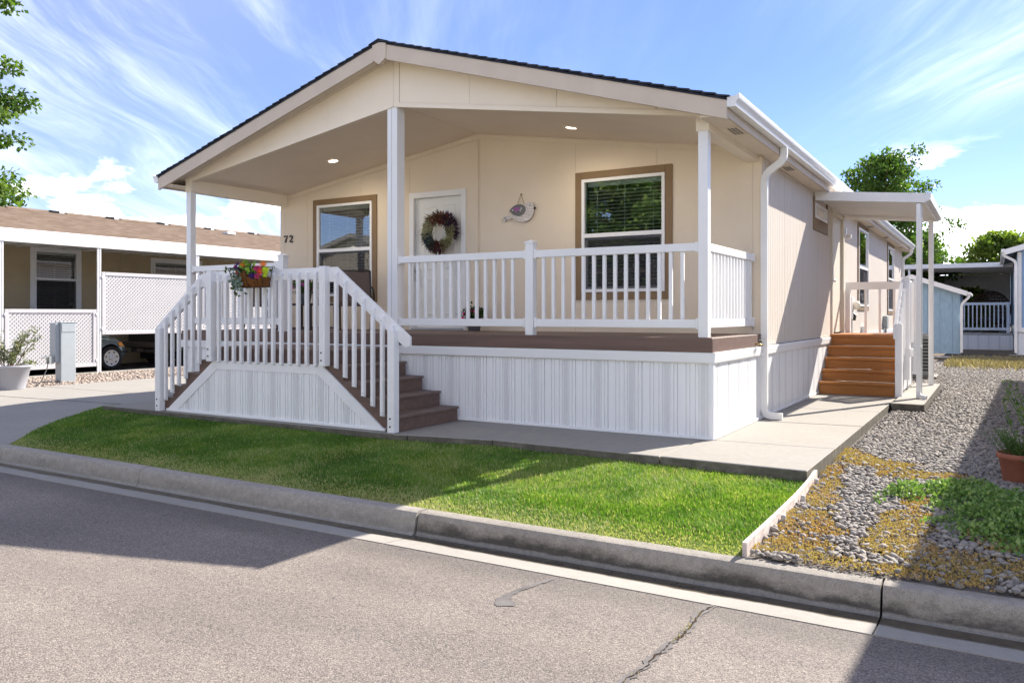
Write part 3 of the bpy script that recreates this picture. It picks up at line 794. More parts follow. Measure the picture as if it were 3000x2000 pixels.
# timber edging beside the lawn
ed = thing('lawn_edging','low white timber edging strip between lawn and river stones','edging',(1.2,-2.2,-.15))
ep=[(1.215,-3.34),(1.225,-2.55),(1.228,-1.9),(1.215,-1.35),(1.19,-.9),(1.19,-.35)]
for i in range(4):
    (x0,y0),(x1,y1)=ep[i],ep[i+1]
    za,zb=float(bed_z(x0,y0)),float(bed_z(x1,y1))
    obj('board', MB().rtube([(x0,y0+.004,za+.02),(x1,y1-.004,zb+.02)], .028, .10), M['edging_white'] if 'edging_white' in M else simple('edging_white',(.62,.54,.50),.8,.2,var=.2,scale=14,bump=.5,bscale=60), ed)
for (x,y) in ((1.25,-2.5),(1.255,-1.85),(1.235,-1.2)):
    obj('stake', MB().cbox(x,x+.03,y-.02,y+.02,-.2,float(bed_z(x,y))+.055,.004), M['weathered_board'], ed)
# ------------------------------------------------------------------ the home
XR=-4.252; D=2.03; H=1.07; YB=20.3; SL=.2974
def rooftop(x): return 4.8416-SL*abs(x-XR)
def ceil_z(x): return 4.077-.156*abs(x-XR)
mx = lambda x: 2*XR-x
simple('door_cream', (.64,.61,.52), .5, .35, var=.02)
def Tfront(y): return lambda u,v,w: (u, y-w, v)       # w points towards the road
def Tright(x): return lambda u,v,w: (x+w, u, v)       # w points to +x
def Tleft(x): return lambda u,v,w: (x-w, u, v)

def window(parent, u0, u1, v0, v1, T, trim='window_brown', tw=.10, slats=True, split=.5, slat_gap=.05, fr=.042, frame='white_vinyl', low_screen=True, room=True):
    f=MB(T); 
    f.box(u0,u0+fr,v0,v1,-.07,.030).box(u1-fr,u1,v0,v1,-.07,.030).box(u0+fr,u1-fr,v1-fr,v1,-.07,.030).box(u0+fr,u1-fr,v0,v0+fr,-.07,.030)
    vm=v0+(v1-v0)*split
    f.box(u0+fr,u1-fr,vm-.028,vm+.028,-.055,.022)
    w=obj('window', f, M[frame], parent)
    if trim:
        for a,b,c,d in ((u0-tw,u0-.001,v0-tw,v1+tw),(u1+.001,u1+tw,v0-tw,v1+tw),(u0,u1,v1+.001,v1+tw),(u0,u1,v0-tw,v0-.001)):
            obj('trim_board', MB(T).cbox(a,b,c,d,.0,.020,.004), M[trim], w)
    e=.012
    obj('pane', MB(T).add([(u0+fr,vm+.028,.0),(u1-fr,vm+.028,.0),(u1-fr,v1-fr,.0),(u0+fr,v1-fr,.0)],[(0,1,2,3)]), M['glass'], w)
    s=MB(T); sf=.032; a,b,c,d=u0+fr+.001,u1-fr-.001,v0+fr+.001,vm-.029
    s.box(a,a+sf,c,d,-.045,-.008).box(b-sf,b,c,d,-.045,-.008).box(a+sf,b-sf,d-sf,d,-.045,-.008).box(a+sf,b-sf,c,c+sf,-.045,-.008)
    obj('sash', s, M['sash_grey'], w)
    obj('pane', MB(T).add([(a+sf,c+sf,-.025),(b-sf,c+sf,-.025),(b-sf,d-sf,-.025),(a+sf,d-sf,-.025)],[(0,1,2,3)]), M['glass'], w)
    if low_screen: obj('screen', MB(T).add([(a,c,.004),(b,c,.004),(b,d,.004),(a,d,.004)],[(0,1,2,3)]), M['insect_screen'], w)
    if slats:
        sm=MB(T).add([(u0+fr+.015,-.0,-.125),(u1-fr-.015,-.0,-.125),(u1-fr-.015,.013,-.080),(u0+fr+.015,.013,-.080),(u0+fr+.015,-.003,-.125),(u1-fr-.015,-.003,-.125),(u1-fr-.015,.010,-.080),(u0+fr+.015,.010,-.080)],
             [(0,1,2,3),(7,6,5,4),(3,2,6,7),(0,4,5,1)]).mesh('blind_slat')
        n=int((v1-v0-2*fr-.08)/slat_gap)
        for i in range(n):
            link('blind_slat', sm, M['blind'], w, loc=(0,0,v0+fr+.03+i*slat_gap))
        c=MB(T)
        for t in (.16,.5,.84): c.box(u0+(u1-u0)*t-.003,u0+(u1-u0)*t+.003,v0+fr,v1-fr,-.079,-.076)
        obj('blind_cord', c, M['blind'], w)
        obj('blind_rail', MB(T).box(u0+fr+.01,u1-fr-.01,v1-fr-.055,v1-fr,-.13,-.075), M['blind'], w)
    return w

def wall_cols(parent, name, u0, u1, zb, ztop, holes, T, th, mat, seams, gap=.0022):
    """wall sheets between seams, cut round openings; each sheet is a part"""
    cuts=sorted(set([u0,u1]+[s for s in seams if u0<s<u1]))
    for a,b in zip(cuts[:-1],cuts[1:]):
        mb=MB(T); xs=sorted(set([a,b]+[h for q in holes for h in q[:2] if a<h<b]+([XR] if a<XR<b and ztop is not None and ztop(XR)>ztop(a) else [])))
        for i,(p,q) in enumerate(zip(xs[:-1],xs[1:])):
            pa=p+(gap if p==a else 0); qa=q-(gap if q==b else 0); mid=(p+q)/2
            hs=sorted([h for h in holes if h[0]<mid<h[1]], key=lambda h:h[2]); z=zb
            for h in hs:
                if h[2]>z+.001: mb.box(pa,qa,z,h[2],-th,0)
                z=h[3]
            V=[(pa,z,-th),(qa,z,-th),(qa,z,0),(pa,z,0),(pa,ztop(pa),-th),(qa,ztop(qa),-th),(qa,ztop(qa),0),(pa,ztop(pa),0)]
            mb.add(V,[(0,1,2,3),(7,6,5,4),(3,2,6,7),(0,4,5,1),(1,5,6,2),(0,3,7,4)])
        obj(name, mb, M[mat], parent)

home = thing('manufactured_home','beige manufactured home with a gabled porch roof and white skirting','house',(XR,10,0))
# front wall behind the porch
holes=[(-7.604,-6.359,1.63,3.208),(-2.494,-1.262,1.63,3.222),(-5.50,-4.545,1.05,3.19)]
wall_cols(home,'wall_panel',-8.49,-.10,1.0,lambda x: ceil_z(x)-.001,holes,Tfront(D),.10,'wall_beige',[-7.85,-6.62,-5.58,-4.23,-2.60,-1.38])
obj('batten', MB(Tfront(D)).cbox(-4.40,-4.255,1.07,3.972,.001,.013,.003), M['wall_beige'], home)
for sgn in (1,-1):           # strip under the ceiling
    b=MB(Tfront(D)); xa,xb=(XR,-.12) if sgn>0 else (-8.47,XR)
    b.add([(xa,ceil_z(xa)-.075,.001),(xb,ceil_z(xb)-.075,.001),(xb,ceil_z(xb)-.002,.001),(xa,ceil_z(xa)-.002,.001),(xa,ceil_z(xa)-.075,.016),(xb,ceil_z(xb)-.075,.016),(xb,ceil_z(xb)-.002,.016),(xa,ceil_z(xa)-.002,.016)],
          [(3,2,1,0),(4,5,6,7),(0,1,5,4),(2,3,7,6)])
    obj('ceiling_trim', b, M['wall_beige'], home)
window(home,-7.604,-6.359,1.63,3.208,Tfront(D))
window(home,-2.494,-1.262,1.63,3.222,Tfront(D),tw=.105)
# entry door
dr=MB(Tfront(D)); dr.box(-5.575,-5.49,1.075,3.265,-.10,.022).box(-4.565,-4.48,1.075,3.265,-.10,.022).box(-5.49,-4.565,3.175,3.265,-.10,.022)
dr=obj('door_frame', dr, M['white_trim'], home)
lf=MB(Tfront(D)); lf.box(-5.487,-4.568,1.11,3.172,-.085,-.045)
leaf=obj('door', lf, M['door_white'], home)
def dpanel(u0,u1,v0,v1):
    T=Tfront(D); m=MB(T); a=.028
    m.add([(u0,v0,-.044),(u1,v0,-.044),(u1,v1,-.044),(u0,v1,-.044),(u0+a,v0+a,-.038),(u1-a,v0+a,-.038),(u1-a,v1-a,-.038),(u0+a,v1-a,-.038),
           (u0+a*1.6,v0+a*1.6,-.0435),(u1-a*1.6,v0+a*1.6,-.0435),(u1-a*1.6,v1-a*1.6,-.0435),(u0+a*1.6,v1-a*1.6,-.0435)],
          [(0,1,5,4),(1,2,6,5),(2,3,7,6),(3,0,4,7),(4,5,9,8),(5,6,10,9),(6,7,11,10),(7,4,8,11),(8,9,10,11)])
    obj('door_panel', m, M['door_white'], leaf)
for u0,u1 in ((-5.35,-5.08),(-4.97,-4.70)):
    dpanel(u0,u1,2.82,3.05); dpanel(u0,u1,2.02,2.72); dpanel(u0,u1,1.30,1.90)
for z,r in ((2.03,.034),(1.90,.03)):
    k=MB().lathe([(.0,0),(r*1.2,0),(r*1.2,.012),(r*.5,.016),(r*.5,.03),(r,.045),(r*.9,.065),(0,.07)],14)
    k.T=lambda x,y,zz,z=z:(-5.44+x,D+.045-zz,z+y); obj('door_knob' if z<2 else 'deadbolt',k,M['steel'],leaf,smooth=True)
obj('threshold', MB(Tfront(D)).cbox(-5.52,-4.53,1.072,1.11,-.09,.05,.004), M['sash_grey'], home)
# interior so that the glass looks into rooms
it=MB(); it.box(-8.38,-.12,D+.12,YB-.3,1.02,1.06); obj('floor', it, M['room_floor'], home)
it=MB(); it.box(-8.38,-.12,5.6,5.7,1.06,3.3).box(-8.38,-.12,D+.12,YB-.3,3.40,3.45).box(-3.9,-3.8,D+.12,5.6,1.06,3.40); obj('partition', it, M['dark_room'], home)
# gable wall over the porch opening
gb=lambda x: ceil_z(x)-.03; gt=lambda x: rooftop(x)-.12
def gpanel(a,b,y0=0.0,th=.09,mat='gable_beige',low=gb,up=gt,name='gable_panel',gap=.002,out=0):
    a+=gap; b-=gap
    V=[(a,y0-out,low(a)),(b,y0-out,low(b)),(b,y0-out,up(b)),(a,y0-out,up(a)),(a,y0+th,low(a)),(b,y0+th,low(b)),(b,y0+th,up(b)),(a,y0+th,up(a))]
    obj(name, MB().add(V,[(0,1,2,3),(7,6,5,4),(0,4,5,1),(2,6,7,3),(1,5,6,2),(0,3,7,4)]), M[mat], home)
gc=[-8.46,-7.9,-6.68,-5.46,-4.36,-4.16,-3.06,-1.84,-.62,-.04]
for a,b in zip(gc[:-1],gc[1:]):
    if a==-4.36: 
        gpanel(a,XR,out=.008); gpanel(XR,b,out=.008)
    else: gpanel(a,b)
for a,b in ((-8.46,XR),(XR,-.04)):
    gpanel(a,b,y0=-.012,th=.012-.001,low=lambda x:gb(x)-.004,up=lambda x:gb(x)+.055,name='gable_trim')
    gpanel(a,b,y0=-.022,th=.021,low=lambda x:gt(x)-.045,up=lambda x:gt(x)-.001,name='gable_trim')
# porch ceiling and its downlights
for a,b in ((-8.47,XR),(XR,-.03)):
    V=[(a,.0,ceil_z(a)),(b,.0,ceil_z(b)),(b,D+.05,ceil_z(b)),(a,D+.05,ceil_z(a))]; V+=[(x,y,z+.03) for x,y,z in V]
    obj('porch_ceiling', MB().add(V,[(3,2,1,0),(4,5,6,7),(0,1,5,4)]), M['porch_ceiling'], home)
obj('ridge_strip', MB().box(XR-.016,XR+.016,.1,D-.02,ceil_z(XR)-.008,ceil_z(XR)+.01), M['porch_ceiling'], home)
for x,y in ((-6.42,1.16),(-2.225,1.14)):
    s=.156 if x<XR else -.156; z=ceil_z(x)
    T=lambda u,v,w,x=x,y=y,z=z,s=s:(x+u,y+v,z+s*u-.001-w)
    l=MB(T).lathe([(.098,.0),(.098,.008),(.075,.012),(.070,.002)],28,cap=False); q=obj('downlight', l, M['white_trim'], home, smooth=True)
    ld=bpy.data.lights.new('downlight','SPOT'); ld.energy=9; ld.color=(1,.87,.68); ld.spot_size=R(176); ld.spot_blend=1.0; ld.shadow_soft_size=.06
    lo=bpy.data.objects.new('downlight_lamp',ld); col.objects.link(lo); lo.location=(x,y,z-.03); lo.parent=q
    obj('lens', MB(T).lathe([(.0,.004),(.072,.004)],28,cap=False), M['lamp_lens'], q)
# side beams
for s in (0,1):
    f=(lambda x:x) if s==0 else mx
    x0,x1=sorted((f(-.18),f(-.035)))
    obj('porch_beam', MB().cbox(x0,x1,-.003,D+.001,3.245,3.47,.004), M['gable_beige'], home)
    x0,x1=sorted((f(-.10),f(.014)))
    obj('corner_board', MB().cbox(x0,x1,D-.004,D+.13,.95,3.32,.004), M['wall_beige'], home)
# porch posts
for x0,w,zt in ((-4.37,.165,4.045),(-.157,.105,3.247),(-8.452,.105,3.247)):
    p=obj('porch_post', MB().cbox(x0,x0+w,.002,w+.002,H+.001,zt,.005), M['white_vinyl'], home)
    if w>.12:
        obj('seam', MB().box(x0+w*.45,x0+w*.45+.004,-.0015,.0019,H+.01,zt-.01), M['sash_grey'], p)
# roof: deck, shingle courses, rakes, eaves
dk=MB()
for f in (lambda x:x, mx):
    pts=[(f(XR),4.8416-.03),(f(.20),rooftop(.20)-.03),(f(.20),rooftop(.20)-.10),(f(XR),4.8416-.10)]
    dk.prism(pts,'y',-.255,YB-.03)
rf=obj('roof', dk, M['soffit'], home)
NC=33; run=.234-XR+.02
for side in (0,1):
    f=(lambda x:x) if side==0 else mx
    for i in range(NC):
        xa=XR+run*i/NC; xb=XR+run*(i+1)/NC+.012
        za,zb=4.8416-SL*(xa-XR)-.016,4.8416-SL*(xb-XR)
        y0=-.318+random.uniform(-.006,.006)
        pts=[(f(xa),za+.006),(f(xb),zb+.003),(f(xb),zb-.014),(f(xa),za-.012)]
        obj('shingle_course', MB().prism(pts,'y',y0,YB+.02), M['shingle_dark'], rf)
    pts=[(f(XR),4.815),(f(.238),rooftop(.238)-.030),(f(.238),rooftop(.238)-.050),(f(XR),4.795)]
    obj('drip_edge', MB().prism(pts,'y',-.305,-.296), M['shingle_dark'], rf)
for k in range(60):
    y0=-.325+k*.345; s=.16
    pts=[(XR-s,4.8416-SL*s+.004),(XR,4.8416+.010),(XR+s,4.8416-SL*s+.004),(XR+s,4.8416-SL*s-.008),(XR,4.8416-.004),(XR-s,4.8416-SL*s-.008)]
    obj('ridge_shingle', MB().prism(pts,'y',y0,y0+.335), M['shingle_dark'], rf)
fs=.215
for side in (0,1):
    f=(lambda x:x) if side==0 else mx
    for yy0,yy1 in ((-.294,-.258),(YB-.04,YB)):
        xa=XR+.107; xb=.234
        pts=[(f(xa),rooftop(xa)-.032),(f(xb),rooftop(xb)-.032),(f(xb),rooftop(xb)-.022-fs),(f(xa),rooftop(xa)-.022-fs)]
        obj('rake_board', MB().prism(pts,'y',yy0,yy1), M['taupe_trim'], home)
    # eave board, soffit, gutter
    x0,x1=sorted((f(.207),f(.233))); obj('eave_board', MB().box(x0,x1,-.257,YB-.05,3.298,3.478), M['taupe_trim'], home)
    x0,x1=sorted((f(-.05),f(.206))); obj('soffit', MB().box(x0,x1,-.256,YB-.05,3.322,3.345), M['soffit'], home)
    V=[(f(XR),-.256,4.8416-.145),(f(.2),-.256,rooftop(.2)-.145),(f(.2),-.001,rooftop(.2)-.145),(f(XR),-.001,4.8416-.145)]
    obj('rake_soffit', MB().add(V,[(0,1,2,3)]), M['soffit'], home)
    gp=[(.236,3.497),(.236,3.388),(.300,3.384),(.318,3.390),(.325,3.408),(.326,3.430),(.345,3.448),(.358,3.475),(.360,3.515),(.345,3.515),(.343,3.50),(.238,3.482)]
    autosmooth(obj('gutter', MB().prism([(f(a),b) for a,b in gp],'y',-.30,YB+.05), M['gutter_white'], home),50)
    for k,y in enumerate((.5,3.14,6.2,9.0,11.66,14.65,18.3)):
        c=(f(.105)); v=obj('soffit_vent', MB().cbox(c-.07,c+.07,y-.20,y+.20,3.314,3.3215,.003), M['soffit'], home)
        sl=MB()
        for r in range(3):
            for q in range(11):
                a=y-.165+q*.031; b=c-.052+r*.037
                sl.box(b,b+.028,a,a+.017,3.3125,3.3138)
        obj('slots', sl, M['black_metal'], v)
pk=[(XR-.112,4.595),(XR,4.522),(XR+.112,4.595),(XR+.112,4.780),(XR,4.806),(XR-.112,4.780)]
obj('peak_block', MB().prism(pk,'y',-.306,-.257), M['taupe_trim'], home)
# side walls in grooved sheets
def groove_sheet(parent,u0,u1,zb,zt,T,holes,pitch=.1016,mat='siding_taupe'):
    mb=MB(T); us=[u0+.002]; 
    k=math.ceil((u0+.01)/pitch)
    edges=[]
    while k*pitch<u1-.01: edges.append(k*pitch); k+=1
    prof=[(u0+.002,0)]
    for e in edges:
        prof+=[(e-.008,0),(e-.005,-.007),(e+.005,-.007),(e+.008,0)]
    prof.append((u1-.002,0)); prof=[p for p in prof if u0<=p[0]<=u1]
    # insert hole borders
    for h in holes:
        for b in h[:2]:
            if u0<b<u1: prof.append((b,0)); 
    prof=sorted(prof)
    for (a,wa),(b,wb) in zip(prof[:-1],prof[1:]):
        if b-a<1e-5: continue
        mid=(a+b)/2; z=zb
        for h in sorted([h for h in holes if h[0]<mid<h[1]],key=lambda h:h[2]):
            if h[2]>z: mb.add([(a,z,wa),(b,z,wb),(b,h[2],wb),(a,h[2],wa)],[(0,1,2,3)])
            z=h[3]
        if zt>z: mb.add([(a,z,wa),(b,z,wb),(b,zt,wb),(a,zt,wa)],[(0,1,2,3)])
    obj('siding_panel', mb, M[mat], parent)
SH=[(5.52,6.60,2.90,3.14),(7.12,8.40,.90,3.22),(10.45,11.95,1.50,3.20),(16.0,17.5,1.42,3.20)]
y=D+.13
while y<YB-.25:
    y2=min(y+1.22,YB-.22); groove_sheet(home,y,y2,.925,3.325,Tright(0),SH); groove_sheet(home,y,y2,.925,3.325,Tleft(mx(0)),[]); y=y2
bk=MB(); bk.box(mx(0)+.02,-.02,YB-.3,YB-.2,0,3.3).prism([(-8.48,3.3),(XR,4.66),(-.02,3.3)],'y',YB-.3,YB-.2)
obj('back_wall', bk, M['siding_taupe'], home)
obj('wall_core', MB().box(-.10,-.02,D+.13,5.5,.9,3.32).box(-.10,-.02,5.5,7.1,.9,2.88).box(-.10,-.02,8.42,10.4,.9,3.32).box(-.10,-.02,10.4,12.0,.9,1.48).box(-.10,-.02,12,15.95,.9,3.32).box(-.10,-.02,15.95,17.55,.9,1.4).box(-.10,-.02,17.55,YB-.3,.9,3.32).box(mx(-.02),mx(-.10),D+.13,YB-.3,.9,3.32), M['dark_room'], home)
window(home,10.45,11.95,1.50,3.20,Tright(0),tw=.09); window(home,16.0,17.5,1.42,3.20,Tright(0),tw=.09)
T=Tright(0); tw_=MB(T); tw_.box(5.52,5.56,2.90,3.14,-.05,.03).box(6.56,6.60,2.90,3.14,-.05,.03).box(5.56,6.56,3.10,3.14,-.05,.03).box(5.56,6.56,2.90,2.94,-.05,.03)
tw_=obj('transom_window', tw_, M['white_vinyl'], home); obj('pane', MB(T).add([(5.56,2.94,0),(6.56,2.94,0),(6.56,3.10,0),(5.56,3.10,0)],[(0,1,2,3)]), M['glass'], tw_)
for a,b,c,d in ((5.42,5.519,2.70,3.24),(6.601,6.70,2.70,3.24),(5.52,6.60,2.70,2.899)): obj('trim_board', MB(T).cbox(a,b,c,d,.001,.02,.003), M['window_brown'], tw_)
fr=MB(T); fr.box(7.10,7.20,.95,3.24,-.08,.03).box(8.33,8.43,.95,3.24,-.08,.03).box(7.20,8.33,3.14,3.24,-.08,.03); fr=obj('side_door_frame', fr, M['door_cream'], home)
sd=obj('side_door', MB(T).cbox(7.203,8.327,.985,3.137,-.06,-.02,.004), M['door_cream'], home)
k=MB().lathe([(.035,0),(.035,.012),(.014,.016),(.014,.03),(.032,.045),(.03,.065),(0,.07)],14); k.T=lambda x,y,z:(-.02+z,7.29+x,1.93+y); obj('door_knob',k,M['steel'],sd,smooth=True)
lm=MB(T); lm.cbox(8.62,8.72,2.86,3.02,.0,.03,.004).cbox(8.63,8.71,2.80,2.88,.03,.12,.01); obj('wall_lamp', lm, M['white_vinyl'], home)
# meter, boxes and pipes on the side wall
mt=MB(T); mt.cbox(9.02,9.36,1.22,1.66,.001,.09,.01); mt=obj('electric_meter', mt, M['awning_white'], home)
k=MB().lathe([(.085,0),(.085,.09),(.05,.12),(0,.125)],18); k.T=lambda x,y,z:(.09+z,9.19+x,1.50+y); obj('meter_dial',k,M['door_cream'],mt,smooth=True)
obj('conduit', MB().tube([(.05,9.19,1.22),(.05,9.19,.0)],.022), M['awning_white'], mt); obj('cable_gland', MB().tube([(.05,9.16,1.36),(.12,9.16,1.30),(.10,9.16,1.20)],.03), M['black_metal'], mt)
obj('outlet_box', MB(T).cbox(10.9,11.2,.90,1.06,.001,.09,.008), M['white_vinyl'], home)
dx=obj('disconnect_box', MB(T).cbox(14.9,15.25,.95,1.28,.001,.11,.008), M['meter_grey'], home); obj('conduit', MB().tube([(.06,15.07,.95),(.06,15.07,.55)],.02), M['meter_grey'], dx)
# downspouts
def spout(path,parent,w=.082,h=.058):
    return obj('downspout', MB().rtube(path,w,h,up=(0,1,0)), M['gutter_white'], parent)
def smoothpath(P,r=.10,n=5):
    P=[Vector(p) for p in P]; out=[P[0]]
    for i in range(1,len(P)-1):
        a=(P[i-1]-P[i]).normalized(); b=(P[i+1]-P[i]).normalized(); ra=min(r,(P[i-1]-P[i]).length*.45,(P[i+1]-P[i]).length*.45)
        p0=P[i]+a*ra; p1=P[i]+b*ra
        for k in range(n+1):
            t=k/n; out.append(p0*(1-t)**2+P[i]*2*t*(1-t)+p1*t*t)
    return out+[P[-1]]
def spout_at(y,xs=.045,zb=.05,foot=.22,name='downspout'):
    P=smoothpath([(.285,y,3.386),(.285,y,3.24),(xs,y,3.07),(xs,y,zb+.06),(xs+.05,y,zb+.0),(xs+foot,y,zb-.005)],.09,6)
    o=spout(P,home); autosmooth(o,30)
    for i in range(6,18):
        pass
    for z in (3.0,1.02): obj('strap', MB().box(xs-.034,xs+.034,y-.046,y+.046,z,z+.03), M['gutter_white'], o)
    # crimped elbow rings
    for c,ax in (((.285,3.24),0),((xs,3.07),1)):
        for k in range(6):
            pass
    return o
spout_at(2.03); spout_at(19.9)
# hose tap
hb=MB().tube([(0,1.72,.955),(.06,1.72,.955),(.10,1.72,.935)],.011); hb=obj('hose_tap', hb, M['brass'], home, smooth=True)
obj('tap_handle', MB().tube([(.085,1.72,.965),(.085,1.72,1.0)],.006).lathe([(.0,1.0),(.028,1.0),(.028,1.008),(0,1.01)],10,(.085,1.72)), M['meter_grey'], hb)

# ------------------------------------------------------------------ skirting helper
PER=.405
SP=[(0, -0.016), (0.004, -0.016), (0.008, 0), (0.089, 0), (0.091, -0.011), (0.098, -0.011), (0.101, 0), (0.131, 0), (0.133, -0.011), (0.14, -0.011), (0.14300000000000002, 0), (0.191, 0), (0.193, -0.011), (0.2, -0.011), (0.203, 0), (0.229, 0), (0.231, -0.011), (0.23800000000000002, -0.011), (0.24100000000000002, 0), (0.246, -0.004), (0.25, -0.004), (0.304, -0.004), (0.308, 0), (0.317, 0), (0.319, -0.011), (0.326, -0.011), (0.329, 0), (0.357, 0), (0.359, -0.011), (0.366, -0.011), (0.369, 0), (0.399, 0), (0.402, -0.016), (0.405, -0.016)]
def skirting(parent,s0,s1,z0,ztop,T,phase=0.0,name='skirting_panel'):
    k=math.floor((s0-phase)/PER)
    while phase+k*PER<s1-1e-4:
        b=phase+k*PER; pr=[(b+s,w) for s,w in SP]; k+=1
        def at(x):
            for (a,wa),(c,wc) in zip(pr[:-1],pr[1:]):
                if a<=x<=c: return wa+(wc-wa)*(x-a)/max(c-a,1e-6)
            return 0
        lo=max(s0,b); hi=min(s1,b+PER)
        if hi-lo<.01: continue
        q=sorted(set([lo,hi]+[a for a,_ in pr if lo<a<hi]+[t for t in getattr(ztop,'breaks',[]) if lo<t<hi]))
        V=[];F=[]
        for x in q: V+=[(x,z0,at(x)),(x,max(z0+.002,ztop(x)),at(x))]
        for i in range(len(q)-1): F.append((2*i,2*i+2,2*i+3,2*i+1))
        p=obj(name, MB(T).add(V,F), M['skirt_white'], parent)
        a,c=max(lo,b+.252),min(hi,b+.302)
        if c-a>.03 and ztop(a)>z0+.1 and ztop(c)>z0+.1:
            obj('vent_strip', MB(T).add([(a,z0+.01,-.001),(c,z0+.01,-.001),(c,ztop(c)-.01,-.001),(a,ztop(a)-.01,-.001)],[(0,1,2,3)]), M['vent_strip'], p)

# ------------------------------------------------------------------ porch deck
deck = thing('porch_deck','brown front porch deck raised on white ribbed skirting','deck',(XR,1,0))
nb=14; bw=(D+.03)/nb
for i in range(nb):
    y0=-.022+i*bw; obj('deck_board', MB().cbox(-8.50,-.002,y0+.003,y0+bw-.003,H-.028,H,.003), M['deck_top'], deck)
obj('fascia_board', MB().cbox(-8.504,.012,-.046,-.023,.918,H-.004,.004), M['deck_brown'], deck)
obj('fascia_board', MB().cbox(-.001,.0115,-.0225,D+.02,.918,H-.004,.003), M['deck_brown'], deck)
obj('fascia_board', MB().cbox(-8.516,-8.503,-.0225,D+.02,.918,H-.004,.003), M['deck_brown'], deck)
tp=[(-.018,.80),(-.030,.812),(-.040,.90),(-.034,.9165),(-.0,.9165),(-.0,.80)]
obj('top_track', MB().prism(tp,'x',-8.50,.010), M['skirt_white'], deck)
obj('top_track', MB().prism([(-y-.0,z) for y,z in tp],'y',-.03,YB-.3), M['skirt_white'], deck)
obj('top_track', MB().prism([(mx(-y),z) for y,z in tp],'y',-.03,YB-.3), M['skirt_white'], deck)
def flat(z):
    f=lambda x:z
    f.breaks=[]; return f
skirting(deck,-8.49,-.03,.03,flat(.801),Tfront(.0),phase=-.38)
skirting(deck,.03,YB-.3,.03,flat(.801),Tright(.004),phase=.33)
skirting(deck,.03,YB-.3,-.10,flat(.801),Tleft(mx(.004)))
obj('corner_post', MB().cbox(-.034,.016,-.017,.034,.004,.803,.004), M['skirt_white'], deck)
obj('bottom_track', MB().cbox(-8.5,.017,-.020,.0,.003,.034,.003), M['skirt_white'], deck)
obj('bottom_track', MB().cbox(-.002,.0195,.034,YB-.3,.003,.034,.003), M['skirt_white'], deck)

# ------------------------------------------------------------------ porch railings
def rail(label,axis,s0,s1,c,bal,newels=(),group='white porch railings',zt=2.075,zb=1.17):
    T=(lambda u,v,w:(u,c+w,v)) if axis=='x' else (lambda u,v,w:(c+w,u,v))
    b=T((s0+s1)/2,H,0); t=thing('porch_railing',label,'railing',b,group=group)
    obj('top_rail', MB(T).cbox(s0,s1,zt-.088,zt,-.030,.030,.006), M['white_vinyl'], t)
    obj('bottom_rail', MB(T).cbox(s0,s1,zb,zb+.092,-.022,.022,.005), M['white_vinyl'], t)
    m=MB(T).cbox(-.019,.019,zb+.093,zt-.0885,-.019,.019,.003); me=m.mesh('baluster')
    off=MB(T)
    for u in bal:
        p=Vector(T(u,0,0))-Vector(T(0,0,0)); link('baluster', me, M['white_vinyl'], t, loc=p)
    for s,d in ((s0,1),(s1,-1)):
        for z0,z1,w in ((zt-.10,zt+.010,.038),(zb-.012,zb+.104,.031)):
            a,e=sorted((s,s+d*.035)); obj('bracket', MB(T).cbox(a,e,z0,z1,-w,w,.005), M['white_vinyl'], t)
    for u in newels:
        p=obj('newel_post', MB(T).cbox(u-.052,u+.052,H+.001,2.165,-.052,.052,.005), M['white_vinyl'], t)
        q=MB(T); a=.060
        q.add([(u-a,2.160,-a),(u+a,2.160,-a),(u+a,2.160,a),(u-a,2.160,a),(u-a,2.178,-a),(u+a,2.178,-a),(u+a,2.178,a),(u-a,2.178,a),(u,2.207,0)],
              [(0,1,2,3),(0,4,5,1),(1,5,6,2),(2,6,7,3),(3,7,4,0),(4,8,5),(5,8,6),(6,8,7),(7,8,4)])
        obj('post_cap', q, M['white_vinyl'], p)
    return t
NR=-2.215
rail('front porch railing between the thick centre post and the capped newel','x',-4.203,NR-.053,.055,[-4.03+.1305*i for i in range(13)])
rail('front porch railing in front of the right window, ending at the corner post','x',NR+.053,-.159,.055,[-2.04+.1305*i for i in range(14)],newels=(NR,))
rail('short side railing from the right corner post back to the wall','y',.110,D-.006,-.105,[.11+.128*i for i in range(1,15)])
rail('front porch railing left of the stair landing','x',-8.345,-6.411,.055,[-8.20+.1305*i for i in range(14)],newels=(-6.358,))
rail('side railing along the driveway end of the porch','y',.110,D-.006,-8.40,[.11+.128*i for i in range(1,15)])

# ------------------------------------------------------------------ front stairs, down both ways from a landing
ST=H/6; TR=.2712; YF=-1.214; X1=-3.206; XL=X1-4*TR; XM=-5.300
smx=lambda x: 2*XM-x
st = thing('front_stairs','brown double staircase with a landing and white skirting in front of the porch','stairs',(XM,-.6,0))
for side in (0,1):
    f=(lambda x:x) if side==0 else smx
    for i in range(4):
        xr=X1-i*TR; z=(i+1)*ST
        a,b=sorted((f(xr),f(xr-.022))); obj('riser', MB().box(a,b,YF+.02,-.05,z-ST+.001,z-.031), M['deck_brown'], st)
        a,b=sorted((f(xr+.024),f(xr-TR-.001))); obj('tread', MB().cbox(a,b,YF-.004,-.05,z-.030,z,.004), M['deck_top'], st)
    a,b=sorted((f(XL),f(XL-.022))); obj('riser', MB().box(a,b,YF+.02,-.05,4*ST+.001,5*ST-.031), M['deck_brown'], st)
    # cut stringer on the road side
    pts=[(f(X1-.002),0.0)]
    for i in range(5):
        pts+=[(f(X1-.002-i*TR),(i+1)*ST-.031)]; 
        if i<4: pts+=[(f(X1-.002-(i+1)*TR),(i+1)*ST-.031)]
    pts+=[(f(XM if side==0 else XM),5*ST-.031),(f(XM),0)]
    obj('stringer', MB().prism(pts,'y',YF,YF+.022), M['deck_brown'], st)
